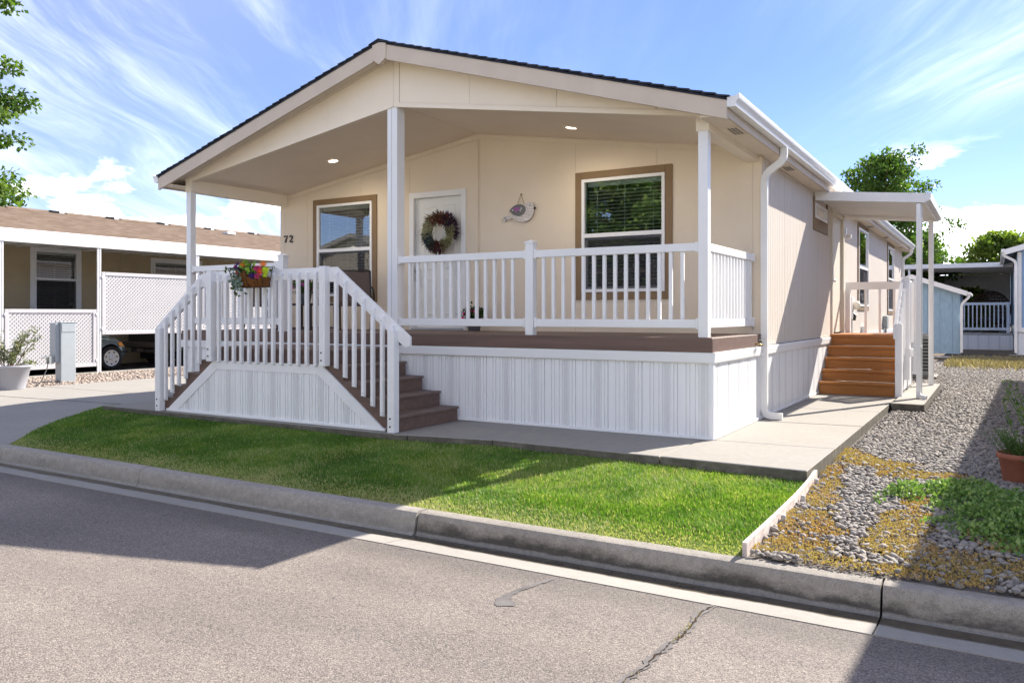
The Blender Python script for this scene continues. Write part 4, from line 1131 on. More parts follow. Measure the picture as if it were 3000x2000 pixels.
xa,xb=sorted((XL+.02,smx(XL+.02)))
for i in range(8):
    y0=YF-.004+i*(1.165/8); obj('landing_board', MB().cbox(xa,xb,y0+.002,y0+1.165/8-.002,5*ST-.030,5*ST,.003), M['deck_top'], st)
TZ=.716
sl_r=lambda x: TZ*(x-(-3.369))/(-4.346+3.369)
for side in (0,1):
    f=(lambda x:x) if side==0 else smx
    w=.155
    pts=[(f(-4.346),TZ),(f(-3.369),0.004),(f(-3.369-w*1.35),0.004),(f(-4.346-.06),TZ-.115)]
    obj('slanted_trim', MB().prism(pts,'y',YF-.030,YF-.002), M['white_paint'], st)
obj('landing_trim', MB().cbox(smx(-4.349),-4.349,YF-.028,YF-.002,TZ-.118,TZ,.004), M['white_paint'], st)
class TopF:
    def __init__(s): s.breaks=[-4.40,smx(-4.40)]
    def __call__(s,x):
        xx=x if x>XM else smx(x)
        return min(TZ-.10, max(.0,(xx-(-3.52))/(-4.40+3.52)*(TZ-.10)))
skirting(st,smx(-3.56),-3.56,.03,TopF(),Tfront(YF-.021),phase=-7.07)
obj('bottom_track', MB().cbox(smx(-3.37),-3.37,YF-.034,YF-.003,.0,.032,.003), M['skirt_white'], st)

# stair railing: boards nailed to the outside face
sr = thing('stair_railing','white painted timber railing around the front stair landing','railing',(XM,-1.28,0))
PW=.097; PY=-1.322
def nailed(x0,z0,z1):
    p=obj('post', MB().cbox(x0,x0+PW,PY,PY+PW,z0,z1,.006), M['white_paint'], sr)
    for dz in (.07,.16):
        b=MB().lathe([(.0,0),(.011,0),(.011,.006),(0,.007)],8); b.T=lambda x,y,z,zz=z0+dz,xx=x0:(xx+PW*.45+x,PY-z,zz+y); obj('bolt', b, M['black_metal'], p)
nailed(-3.276,-.002,1.139); nailed(-4.315,.705,1.885); nailed(-6.316,.705,1.878); nailed(-7.368,-.002,1.130)
obj('top_rail', MB().cbox(-6.22,-4.30,-1.2445,-1.207,1.735,1.875,.005), M['white_paint'], sr)
SLP=.742
rt=lambda x: 1.868-SLP*(x+4.10)
for side in (0,1):
    f=(lambda x:x) if side==0 else smx
    xe=-3.02 if side==0 else -3.17
    dzz=0 if side==0 else -.02
    pts=[(f(-4.30),1.875+dzz),(f(-4.11),1.875+dzz),(f(xe),rt(xe)+dzz),(f(xe),rt(xe)-.105+dzz),(f(xe-.06),rt(xe-.06)-.165+dzz),(f(-4.11),1.70+dzz),(f(-4.30),1.70+dzz)]
    obj('hand_rail', MB().prism(pts,'y',-1.2445,-1.2065), M['white_paint'], sr)
def baluster(x,zt,zb):
    T=lambda u,v,w:(x+u,w,v)
    # ends cut on the slant
    pts=[(-1.284,zb+.016),(-1.246,zb),(-1.246,zt),(-1.284,zt-.022)]
    return pts
bm_cache={}
_nl=MB().lathe([(.0,0),(.0045,0),(.0045,.002),(0,.0025)],6); _nl.T=lambda x,y,z:(x,-1.2845-z,y); nail_me=_nl.mesh('nail')
def add_bal(x,zt,zb):
    key=round(zt-zb,3)
    if key not in bm_cache:
        L_=zt-zb; bm_cache[key]=MB().prism([(-1.2845,.016),(-1.2455,0),(-1.2455,L_),(-1.2845,L_-.022)],'x',-.020,.020).mesh('baluster')
    o=link('baluster', bm_cache[key], M['white_paint'], sr, loc=(x,0,zb))
    for h_ in (.05,zt-zb-.06): link('nail', nail_me, M['rusty_steel'], o, loc=(random.uniform(-.004,.004),0,h_))
for i in range(13): add_bal(-6.128+.1427*i,1.832,.690)
for i in range(7):
    x=-4.085+.139*i; add_bal(x,rt(x)-.040,rt(x)-.040-1.14)
    x=smx(-4.085+.139*i); 
    if i<7: add_bal(x,rt(smx(x))-.060,rt(smx(x))-.060-1.14)

# ------------------------------------------------------------------ side stairs and landing
ss = thing('side_stairs','stained orange timber steps up to the side door','stairs',(.6,6.5,0))
zz=[0,.206,.394,.582,.772,.968]
for i in range(5):
    y=5.85+.27*i
    obj('riser', MB().cbox(.022,1.165,y,y+.03,zz[i]+.002,zz[i+1]-.042,.003), M['stained_wood'], ss)
    ye=y+.27 if i<4 else y+.27
    obj('tread', MB().cbox(.022,1.165,y-.028,ye-.002,zz[i+1]-.040,zz[i+1],.006), M['stained_wood'], ss)
for i in range(9):
    y=7.20+i*.145; obj('landing_board', MB().cbox(.022,1.165,y+.002,y+.143,.930,.968,.004), M['stained_wood'], ss)
obj('side_panel', MB().prism([(5.90,0.02),(8.55,.02),(8.55,.93),(6.95,.93),(5.90,.22)],'x',1.168,1.19), M['white_paint'], ss)
sk_top=lambda u: .90 if u>6.95 else .2+(u-5.9)/1.05*.70
sk_top.breaks=[6.95]
skirting(ss,5.92,8.54,.03,sk_top,Tright(1.202))
sg = thing('side_stair_railing','white timber railing beside the orange side steps','railing',(1.22,7.2,0))
obj('post', MB().cbox(1.172,1.272,5.80,5.895,.0,1.171,.005), M['white_paint'], sg)
obj('post', MB().cbox(1.199,1.289,6.95,7.04,.2,1.953,.005), M['white_paint'], sg)
obj('post', MB().cbox(1.199,1.289,8.50,8.59,.2,1.953,.005), M['white_paint'], sg)
obj('post', MB().cbox(.03,.12,8.50,8.59,.97,1.80,.005), M['white_paint'], sg)
def slope_rail(x0,x1,y0,z0,y1,z1,h):
    return MB().prism([(y0,z0),(y1,z1),(y1,z1-h),(y0,z0-h)],'x',x0,x1)
obj('hand_rail', slope_rail(1.150,1.198,5.78,1.10,6.98,1.955,.17), M['white_paint'], sg)
for i in range(6):
    y=5.98+.15*i; zt=1.10+(y-5.78)/1.2*.855-.03; obj('baluster', MB().cbox(1.2,1.24,y,y+.04,zt-1.0,zt,.004), M['white_paint'], sg)
obj('top_rail', MB().cbox(.02,1.20,8.60,8.64,1.80,1.945,.005), M['white_paint'], sg)
obj('top_rail', MB().cbox(1.16,1.198,7.0,8.60,1.80,1.945,.005), M['white_paint'], sg)
for x in (.06,.37,.62,.87,1.05): obj('baluster', MB().cbox(x,x+.045,8.56,8.598,.80,1.80,.004), M['white_paint'], sg)
for i in range(8):
    y=7.16+.165*i; obj('baluster', MB().cbox(1.2,1.24,y,y+.04,.80,1.90,.004), M['white_paint'], sg)
obj('step_light', MB().cbox(1.29,1.34,6.88,7.02,.60,.74,.012), M['white_vinyl'], sg)
# awning over the side door
aw = thing('side_awning','white metal awning on two posts over the side door','awning',(.8,7,0))
az=lambda x: 3.20-.093*x
def tilt(x0,x1,y0,y1,dz0,dz1):
    V=[(x0,y0,az(x0)+dz0),(x1,y0,az(x1)+dz0),(x1,y1,az(x1)+dz0),(x0,y1,az(x0)+dz0),(x0,y0,az(x0)+dz1),(x1,y0,az(x1)+dz1),(x1,y1,az(x1)+dz1),(x0,y1,az(x0)+dz1)]
    return MB().add(V,[(0,3,2,1),(4,5,6,7),(0,1,5,4),(1,2,6,5),(2,3,7,6),(3,0,4,7)])
for i in range(10):
    y0=5.555+i*.302; p=obj('roof_pan', tilt(.01,1.60,y0,y0+.298,.055,.075), M['awning_white'], aw)
    for k in range(2):
        yy=y0+.06+k*.15; obj('rib', tilt(.01,1.60,yy,yy+.03,.030,.0545), M['awning_white'], p)
obj('fascia', tilt(.005,1.625,5.525,5.552,-.02,.125), M['awning_white'], aw)
obj('fascia', tilt(.005,1.625,8.58,8.607,-.02,.125), M['awning_white'], aw)
obj('fascia', MB().box(1.602,1.6245,5.5525,8.58,az(1.61)-.02,az(1.61)+.125), M['awning_white'], aw)
obj('gutter', MB().prism([(1.6255,az(1.61)-.01),(1.69,az(1.61)+.02),(1.70,az(1.61)+.125),(1.6255,az(1.61)+.125)],'y',5.53,8.61), M['gutter_white'], aw)
obj('cross_beam', tilt(.05,1.60,8.25,8.33,-.03,.0295), M['awning_white'], aw)
for y in (5.60,8.30):
    p=MB(); x0=1.488
    p.cbox(x0,x0+.078,y,y+.078,.022,az(1.52)+.03,.004).box(x0+.028,x0+.05,y-.006,y,.03,3.0); p.box(x0+.078,x0+.084,y+.028,y+.05,.03,3.0)
    obj('awning_post', p, M['awning_white'], aw)
obj('downspout', MB().rtube(smoothpath([(1.525,5.562,3.02),(1.525,5.562,.12),(1.545,5.50,.065),(1.64,5.45,.05)],.06,4),.06,.05,up=(0,1,0.01)), M['gutter_white'], aw)
obj('strap', MB().box(1.48,1.575,5.53,5.60,.80,.83), M['gutter_white'], aw)
# air conditioner
ac = thing('air_conditioner','grey box air conditioner unit behind the side stairs','air conditioner',(1.0,12.3,-.12))
obj('base_pad', MB().cbox(.50,1.42,11.75,12.65,-.2,-.055,.01), M['concrete'], ac)
b=MB().cbox(.60,1.32,11.85,12.55,-.05,.06,.02).cbox(.60,1.32,11.85,12.55,.76,.86,.02)
for x,y in ((.60,11.85),(1.26,11.85),(.60,12.49),(1.26,12.49)): b.box(x,x+.06,y,y+.06,.05,.77)
obj('cabinet', b, M['ac_grey'], ac); obj('coil', MB().box(.63,1.29,11.88,12.52,.06,.76), M['ac_dark'], ac)
for i in range(9):
    z=.10+i*.075; obj('louvre', MB().box(.602,1.318,11.852,11.862,z,z+.03).box(1.305,1.318,11.87,12.54,z,z+.03), M['ac_grey'], ac)
k=MB().lathe([(.28,.862),(.28,.885),(.0,.90)],20,(.96,12.2)); obj('fan_guard', k, M['ac_dark'], ac)
# ------------------------------------------------------------------ small things on the porch
def flower(parent, c, nrm, r, mat, petals=12, layers=2, center='petal_lime', cr=.22, name='flower'):
    n=Vector(nrm).normalized(); a=n.orthogonal().normalized(); b=n.cross(a); V=[];F=[]; c=Vector(c); rn=[]
    for l in range(layers):
        rr=r*(1-.28*l)
        for k in range(petals):
            t=2*math.pi*(k+.5*l)/petals+random.uniform(-.1,.1); d=a*math.cos(t)+b*math.sin(t); s=n.cross(d); w=rr*2.6/petals
            o=len(V); lift=n*(.12*rr*(l+1)+random.uniform(0,.1)*rr)
            V+=[c+n*(.01*l),c+d*rr*.6+s*w*.5+lift,c+d*rr+lift*.6,c+d*rr*.6-s*w*.5+lift]; F.append((o,o+1,o+2,o+3)); rn+=[random.random()]*4
    me=np_mesh(name,np.array([p[:] for p in V]),np.array(F),np.array(rn))
    f=link(name,me,M[mat],parent)
    k=MB(); ring=[c+n*(.18*r)+(a*math.cos(t)+b*math.sin(t))*r*cr for t in [i*math.pi/4 for i in range(8)]]
    k.add(ring+[c+n*(.32*r)],[(i,(i+1)%8,8) for i in range(8)]); me=k.mesh('flower_center'); at=me.attributes.new('rnd','FLOAT','POINT'); at.data.foreach_set('value',[.7]*9)
    link('flower_center',me,M[center],f)
    return f
def tufts(c, n, spread, up=1.0):
    C=np.array(c)+rng.normal(0,1,(n,3))*np.array(spread); return C, rdir(n,up)

# hanging basket on the stair rail
hb = thing('flower_basket','wire and coir flower basket with bright mixed flowers hooked on the stair railing','flower basket',(-5.37,-1.40,1.65))
x0,x1,zt,zb=-5.70,-5.075,1.895,1.655; yb,yf=-1.325,-1.475
w=MB()
top=[(x0,yb,zt),(x0,yf,zt),(x1,yf,zt),(x1,yb,zt),(x0,yb,zt)]; bot=[(x0+.07,yb,zb),(x0+.07,yf+.05,zb),(x1-.06,yf+.05,zb),(x1-.06,yb,zb),(x0+.07,yb,zb)]
for P in (top,bot):
    for a,b in zip(P[:-1],P[1:]): w.tube([a,b],.0045,6)
for a,b in zip(top[:4],bot[:4]): w.tube([a,b],.0045,6)
for k in range(1,6):
    t=k/6; w.tube([(x0+(x1-x0)*t,yf,zt),(x0+(x1-x0)*t+.01,yf-.02,(zt+zb)/2),(x0+.07+(x1-x0-.13)*t,yf+.05,zb)],.003,5)
obj('wire_frame', w, M['black_metal'], hb)
V=[];F=[]; n=26; ys_=[yb+.012,yf+.02]
for i in range(n+1):
    t=i/n; x=x0+.10+(x1-x0-.16)*t; h=zb+(.20 if .12<t<.20 or .32<t<.46 else .125)+.015*math.sin(i*2.1); 
    if .20<=t<=.32: h=zb+.17
    o=.012*math.sin(i*1.7)
    V+=[(x,yf+.055+o,zb-.005),(x,yf+.012+o,(zb+h)/2),(x,yf+.006+o,h),(x,yb+.02,h-.01),(x,yb+.02,zb-.005)]
for i in range(n):
    for k in range(4): F.append((5*i+k,5*i+k+1,5*i+k+6,5*i+k+5))
F+=[(0,1,2,3,4),(5*n+4,5*n+3,5*n+2,5*n+1,5*n)]
obj('coir_liner', MB().add(V,F), M['coir'], hb, smooth=False)
C,N=tufts((-5.40,-1.40,1.84),380,(.15,.03,.03)); leaves('foliage',C,N,.045,'leaf_pot',.6,hb)
C,N=tufts((-5.41,-1.44,1.90),34,(.028,.015,.035)); leaves('lime_leaves',C,N,.06,'leaf_lime',.65,hb)
C,N=tufts((-5.30,-1.47,1.85),18,(.03,.012,.03)); leaves('lime_leaves',C,N,.055,'leaf_lime',.6,hb)
C,N=tufts((-5.63,-1.46,1.73),55,(.028,.02,.045),.2); leaves('dusty_leaves',C,N,.045,'leaf_dusty',.55,hb)
C,N=tufts((-5.50,-1.49,1.72),60,(.022,.015,.05),.0); leaves('ivy',C,N,.055,'leaf_dusty',.7,hb)
C,N=tufts((-5.53,-1.48,1.60),26,(.05,.02,.045),-.3); leaves('ivy',C,N,.045,'leaf_pot',.7,hb)
vw=(.62,-.75,.25)
for c,r,m_,ct in (((-5.60,-1.49,1.915),.062,'petal_purple','petal_white'),((-5.67,-1.46,1.91),.04,'petal_pink','petal_pink'),((-5.52,-1.49,1.925),.05,'petal_orange','petal_orange'),((-5.61,-1.5,1.84),.03,'petal_red','petal_orange'),
                 ((-5.25,-1.48,1.875),.055,'petal_pink','petal_red'),((-5.30,-1.48,1.885),.04,'petal_pink','petal_magenta'),((-5.20,-1.50,1.835),.05,'petal_red','petal_orange'),((-5.19,-1.46,1.925),.055,'petal_orange','petal_orange'),
                 ((-5.12,-1.49,1.855),.055,'petal_lime','petal_lime'),((-5.11,-1.50,1.80),.045,'petal_lime','petal_lime'),((-5.24,-1.505,1.785),.045,'petal_pink','petal_red'),((-5.31,-1.505,1.785),.05,'petal_purple','petal_purple'),((-5.36,-1.505,1.79),.042,'petal_purple','petal_purple')):
    c=(c[0]+.07,c[1]+.03,c[2]); nn=Vector(vw)+Vector((random.uniform(-.4,.4),0,random.uniform(-.2,.6)))
    flower(hb,c,nn,r,m_,14,2,ct)
# patio table, pot of petunias, two sling chairs
tb = thing('patio_table','low dark metal patio table on the porch behind the stair landing','table',(-6.95,1.1,H))
obj('table_top', MB().cbox(-7.35,-6.55,.80,1.40,1.462,1.492,.006), M['bronze_metal'], tb)
for x in (-7.33,-6.60):
    for y in (.82,1.35): obj('leg', MB().box(x,x+.03,y,y+.03,H+.002,1.461), M['bronze_metal'], tb)
obj('stretcher', MB().box(-7.30,-6.60,.825,.845,H+.02,H+.045).box(-7.30,-6.60,1.355,1.375,H+.02,H+.045), M['bronze_metal'], tb)
pp = thing('petunia_pot','pot of pink petunias standing on the low patio table','potted plant',(-6.98,1.1,1.492))
obj('pot', MB().lathe([(.0,1.493),(.085,1.493),(.12,1.67),(.128,1.675),(.128,1.69),(.112,1.69),(.105,1.66),(0,1.655)],20,(-6.98,1.1)), M['pot_grey'], pp, smooth=True)
C,N=tufts((-6.98,1.1,1.75),900,(.10,.09,.06)); leaves('foliage',C,N,.05,'leaf_pot',.6,pp)
for i in range(14):
    a=random.uniform(0,6.28); z=random.uniform(1.70,1.88); r=.15+random.uniform(-.05,.06); c=(-6.98+r*math.cos(a)*1.1,1.1+r*math.sin(a),z)
    flower(pp,c,(math.cos(a)+.6,math.sin(a)-.9,.4),.042,'petal_magenta',5,1,'petal_mauve',.2)
def chair(loc,rz,label):
    t=thing('patio_chair',label,'chair',loc,rz,'dark sling patio chairs')
    for s in (-1,1):
        x=s*.27
        obj('frame', MB().tube(smoothpath([(x,.26,.0),(x,.22,.40),(x,-.22,.38),(x,-.36,.92)],.07,4),.014,8), M['bronze_metal'], t, True, local=True)
        obj('arm', MB().tube(smoothpath([(x,-.30,.66),(x,.02,.68),(x,.26,.60),(x,.24,.36)],.10,5),.014,8), M['bronze_metal'], t, True, local=True)
        obj('leg', MB().tube([(x,-.20,.38),(x,-.30,.0)],.014,8), M['bronze_metal'], t, True, local=True)
    seat=MB().sheet([(.22,.40),(.0,.375),(-.20,.375),(-.25,.45),(-.355,.90)],'x',-.262,.262); obj('sling', seat, M['sling'], t, local=True)
    obj('crossbar', MB().tube([(-.27,-.365,.92),(.27,-.365,.92)],.014,8).tube([(-.27,.22,.40),(.27,.22,.40)],.012,8), M['bronze_metal'], t, True, local=True)
chair((-6.18,1.40,H+.001),R(35),'dark metal sling chair by the left window, near the stair rail')
chair((-7.85,1.15,H+.001),R(-80),'dark metal sling chair at the driveway end of the porch')
dp = thing('door_flower_pot','small grey pot with red flowers on the deck beside the front door','potted plant',(-4.13,1.72,H))
obj('pot', MB().lathe([(.0,H+.001),(.085,H+.001),(.115,H+.17),(.122,H+.175),(.122,H+.19),(.105,H+.19),(.10,H+.17),(0,H+.165)],20,(-4.13,1.72)), M['pot_grey'], dp, smooth=True)
C,N=tufts((-4.13,1.72,H+.25),600,(.08,.075,.045)); leaves('foliage',C,N,.05,'leaf_dark',.6,dp)
for dx,dz in ((-.14,.20),(-.11,.26),(.02,.31),(.08,.29)): flower(dp,(-4.13+dx,1.62,H+dz),(.3,-1,.4),.035,'petal_pink',7,2,'petal_red')

# wreath on the door
wr = thing('door_wreath','dried herb wreath in dark red, cream and green hung on the front door','wreath',(-4.935,1.97,2.59))
cx,cz,yy=-4.93,2.595,1.965
ring=[(cx+.195*math.cos(t),yy,cz+.205*math.sin(t)) for t in [2*math.pi*i/32 for i in range(33)]]
obj('ring', MB().tube(ring,.030,8,False), M['stem_brown'], wr, True)
secs=[(50,125,'wreath_red'),(125,185,'wreath_cream'),(185,245,'wreath_blue'),(245,292,'wreath_red'),(292,365,'wreath_cream'),(5,52,'wreath_plum')]
for a0,a1,m_ in secs:
    n=int((a1-a0)*15); th=np.radians(rng.uniform(a0-9,a1+9,n)); rr=.205+rng.normal(0,.034,n)
    C=np.stack([cx+rr*np.cos(th),yy-.02-rng.uniform(0,.05,n),cz+rr*1.02*np.sin(th)],1)
    out=np.stack([np.cos(th+.45),-.45*np.ones(n),np.sin(th+.45)],1)+rng.normal(0,.40,(n,3)); leaves('sprigs',C,out,.066,m_,.16,wr)
n=420; th=rng.uniform(0,6.28,n); rr=.21+rng.normal(0,.04,n); C=np.stack([cx+rr*np.cos(th),yy-.05-rng.uniform(0,.03,n),cz+rr*np.sin(th)],1)
leaves('sprigs',C,np.stack([np.cos(th),-.3*np.ones(n),np.sin(th)],1)+rng.normal(0,.5,(n,3)),.05,'leaf_sage',.2,wr)
C=np.stack([np.full(40,cx+.02),np.full(40,yy-.03),np.full(40,cz-.21)],1)+rng.normal(0,.03,(40,3)); leaves('sprigs',C,np.stack([rng.normal(0,.3,40),np.full(40,-.2),np.full(40,-1.)],1),.11,'wreath_plum',.12,wr)
th=np.radians(rng.uniform(-20,60,160)); C=np.stack([cx+.25*np.cos(th),np.full(160,yy-.01),cz+.26*np.sin(th)],1); leaves('sprigs',C,np.stack([np.cos(th)+rng.normal(0,.3,160),np.zeros(160),np.sin(th)+rng.normal(0,.3,160)],1),.11,'wreath_plum',.10,wr)

# bird plaque
bd = thing('bird_plaque','white wooden bird plaque with a grey wing hung on the wall','wall plaque',(-3.50,1.99,2.85))
def bp(a,b): u=1350+a/3.618; v=520+b/3.618; return (-3.80+(u-1473)*.00586, 2.704-(v-650)*.00509-(u-1473)*.0004)
def plate(name,pts,y0,y1,mat,par): return obj(name, MB().prism([bp(*p) for p in pts],'y',y0,y1), M[mat], par)
simple('whitewash', (.66,.61,.57), .7, .2, var=.12, scale=30); simple('plaque_grey', (.17,.17,.16), .7, .2); simple('beak_black', (.02,.018,.018), .5, .3)
outline=[(545,398),(560,375),(590,320),(620,300),(672,290),(690,275),(715,265),(742,263),(765,272),(778,292),(779,320),(778,355),(768,395),(745,435),(705,462),(665,470),(612,462),(575,445),(545,430)]
simple('plank_gap',(.22,.18,.15),.8,.1)
plate('body_board',outline,1.999,2.012,'plank_gap',bd)
# body planks, each its own board
def clip(poly,lo,hi,fn):
    def half(P,f):
        out=[]
        for i in range(len(P)):
            a,b=P[i],P[(i+1)%len(P)]; fa,fb=f(a),f(b)
            if fa>=0: out.append(a)
            if (fa>=0)!=(fb>=0): t=fa/(fa-fb); out.append((a[0]+(b[0]-a[0])*t,a[1]+(b[1]-a[1])*t))
        return out
    p=half(poly,lambda q:fn(q)-lo); return half(p,lambda q:hi-fn(q)) if p else p
fn=lambda q:q[1]-.18*(q[0]-600)
k=235
while k<480:
    P=clip(outline,k+1.2,k+33,fn)
    if len(P)>2: plate('plank',P,1.990,1.9985,'whitewash',bd)
    k+=34
plate('tail',[(545,398),(510,408),(443,414),(466,479),(500,452),(546,430)],1.990,1.9985,'whitewash',bd)
plate('wing',[(522,356),(545,325),(575,300),(610,287),(645,285),(675,295),(692,318),(692,350),(678,380),(650,402),(615,410),(580,402),(548,382)],1.980,1.9885,'plaque_grey',bd)
plate('beak',[(776,304),(804,325),(774,342)],1.990,2.0,'beak_black',bd)
ex,ez=bp(738,297); e=MB().lathe([(0,0),(.009,0),(.009,.003),(0,.004)],10); e.T=lambda x,y,z:(ex+x,1.989-z,ez+y); obj('eye',e,M['beak_black'],bd)
for a,b in ((600,340),(578,335),(625,335),(598,355),(612,322)):
    fx,fz=bp(a,b); flower(bd,(fx,1.978,fz),(0.1,-1,.1),.026,'petal_mauve',6,1,'petal_magenta',.3)
for a,b in ((560,350),(640,350),(650,330)):
    fx,fz=bp(a,b); flower(bd,(fx,1.978,fz),(0.1,-1,.1),.018,'petal_white',6,1,'petal_white',.3)
z_=MB()
for o in (0,22):
    P=[(460+o,422+o*.1),(476+o*.6,428),(466+o,440+o*.05),(484+o*.7,446),(476+o*.6,462-o*.2)]
    for p,q in zip(P[:-1],P[1:]):
        a=bp(*p); b=bp(*q); z_.tube([(a[0],1.989,a[1]),(b[0],1.989,b[1])],.0025,5)
obj('tail_marks', z_, M['beak_black'], bd)
n0=bp(642,178); r=MB()
for q in ((608,290),(678,282)):
    a=bp(*q); r.tube([(n0[0],1.992,n0[1]),(a[0],1.992,a[1])],.004,6)
obj('rope', r, M['rope'], bd); obj('nail', MB().tube([(n0[0],2.03,n0[1]),(n0[0],1.985,n0[1])],.006,8), M['black_metal'], bd)

# house number
hn = thing('house_number','black metal house number 72 on the wall at the left corner','house number',(-8.31,2.02,2.66))
def stroke(pts,par,name):
    V=[];F=[]
    P=[Vector((x,0,z)) for x,z,_ in pts]
    for i,(x,z,w) in enumerate(pts):
        d=(P[min(i+1,len(P)-1)]-P[max(i-1,0)]).normalized(); n=Vector((-d.z,0,d.x))*w/2
        for y in (2.012,2.027): V+=[(x+n.x,y,z+n.z),(x-n.x,y,z-n.z)]
    for i in range(len(P)-1):
        o=4*i; F+=[(o,o+1,o+5,o+4),(o+3,o+2,o+6,o+7),(o+1,o+3,o+7,o+5),(o+2,o,o+4,o+6)]
    F+=[(0,2,3,1),(4*len(P)-4,4*len(P)-3,4*len(P)-1,4*len(P)-2)]
    return obj(name, MB().add(V,F), M['digit_black'], par)
bx,bz=-8.415,2.605
S=lambda p,ox:[(bx+ox+x*.092,bz+z*.118,w*.1) for x,z,w in p]
stroke(S([(.02,.78,.10),(.06,.98,.16),(.30,.96,.22),(.62,.93,.22),(.92,1.0,.10),(.80,.78,.14),(.55,.45,.22),(.42,.15,.30),(.38,.0,.30)],0),hn,'digit_seven')
stroke(S([(.14,.72,.22),(.22,.92,.14),(.50,1.0,.16),(.80,.88,.24),(.80,.66,.26),(.56,.40,.20),(.22,.14,.14),(.08,.03,.12),(.40,.08,.22),(.75,.0,.22),(.98,.16,.08)],.128),hn,'digit_two')

# ------------------------------------------------------------------ left neighbour
nh = thing('neighbour_home','tan roofed beige home behind the carport across the driveway','house',(-23,8,-.1))
NX0=-19.3; y0n,y1n=-1.2,19
wall_cols(nh,'wall_panel',y0n,y1n,-.1,lambda x:3.25,[(3.55,4.72,1.30,3.03),(7.08,8.72,2.15,2.93)],Tright(NX0),.12,'neigh_wall',[2.4,6.0,9.6,13.2])
ow=MB(); ow.box(-27,NX0-.12,y0n,y0n+.12,-.1,3.25).box(-27,NX0-.12,y1n-.12,y1n,-.1,3.25).box(-27.1,-26.98,y0n,y1n,-.1,3.25).prism([(-27,3.25),(-23.2,4.42),(NX0-.1,3.25)],'y',y0n,y0n+.1)
obj('outer_wall', ow, M['neigh_wall'], nh)
window(nh,3.55,4.72,1.30,3.03,Tright(NX0),trim='white_trim',tw=.11,slat_gap=.06,split=.56)
window(nh,7.08,8.72,2.15,2.93,Tright(NX0),trim='white_trim',tw=.10,slat_gap=.06,split=.5,low_screen=False)
obj('partition', MB().box(-22,-21.9,y0n+.2,y1n-.2,-.1,3.2).box(-27,NX0-.13,y0n+.2,y1n-.2,3.2,3.24), M['dark_room'], nh)
RS=.305
rp=MB(); 
for f in (1,-1):
    rp.prism([(-23.2,4.56),(-23.2+f*4.4,4.56-4.4*RS),(-23.2+f*4.4,4.56-4.4*RS-.12),(-23.2,4.44)],'y',y0n-.3,y1n+.3)
rr=obj('roof', rp, M['white_trim'], nh)
for i in range(30):
    xa=-23.2+4.44*i/30; xb=-23.2+4.44*(i+1)/30+.012; za=4.56-RS*(xa+23.2)+.002; zb=4.56-RS*(xb+23.2)+.020
    obj('shingle_course', MB().prism([(xa,za+.006),(xb,zb),(xb,zb-.014),(xa,za-.004)],'y',y0n-.32,y1n+.32), M['shingle_tan'], rr)
    if i<30: obj('shingle_course', MB().prism([(-46.4-xa,za+.006),(-46.4-xb,zb),(-46.4-xb,zb-.014),(-46.4-xa,za-.004)],'y',y0n-.32,y1n+.32), M['shingle_tan'], rr)
y=y0n-.3; seq=[]
for vy in (4.25,6.09,7.97,9.90,11.9,14.0,16.2):
    obj('ridge_cap', MB().prism([(-23.36,4.535),(-23.2,4.615),(-23.04,4.535)],'y',y,vy), M['shingle_tan'], rr)
    obj('ridge_vent', MB().cbox(-23.30,-23.05,vy+.01,vy+.30,4.545,4.615,.015), M['black_metal'], rr)
    y=vy+.56
obj('ridge_cap', MB().prism([(-23.36,4.535),(-23.2,4.615),(-23.04,4.535)],'y',y,y1n+.3), M['shingle_tan'], rr)
obj('roof_vent', MB().cbox(-22.7,-22.4,12.4,12.8,4.36,4.46,.02), M['white_trim'], rr)
# carport of the neighbour
cp = thing('carport','white flat carport with slim posts along the tan roofed home','carport',(-17.8,7,-.1))
for i in range(34):
    y=-2.6+i*.6; obj('roof_pan', MB().box(-19.28,-16.36,y+.002,y+.598,3.10,3.13).box(-19.28,-16.36,y+.27,y+.33,3.075,3.0995), M['awning_white'], cp)
obj('fascia', MB().cbox(-16.352,-16.30,-2.65,17.9,2.945,3.246,.006), M['white_vinyl'], cp)
obj('beam', MB().box(-16.62,-16.48,-2.6,17.8,2.96,3.072), M['awning_white'], cp)
for y in (1.16,3.44,6.29,9.1,12.0,15.0):
    p=MB().cbox(-16.352,-16.316,y,y+.036,-.12,2.944,.004).cbox(-16.352,-16.316,y+.062,y+.098,-.12,2.944,.004).box(-16.340,-16.328,y+.036,y+.062,-.12,2.944)
    obj('carport_post', p, M['white_vinyl'], cp)
obj('carport_floor', MB().box(-19.3,-16.25,-2.6,17.8,-.3,-.105), M['asphalt_pad'], cp); obj('floor_edge', MB().cbox(-16.45,-16.07,-2.6,17.8,-.3,-.085,.01), M['concrete'], cp)
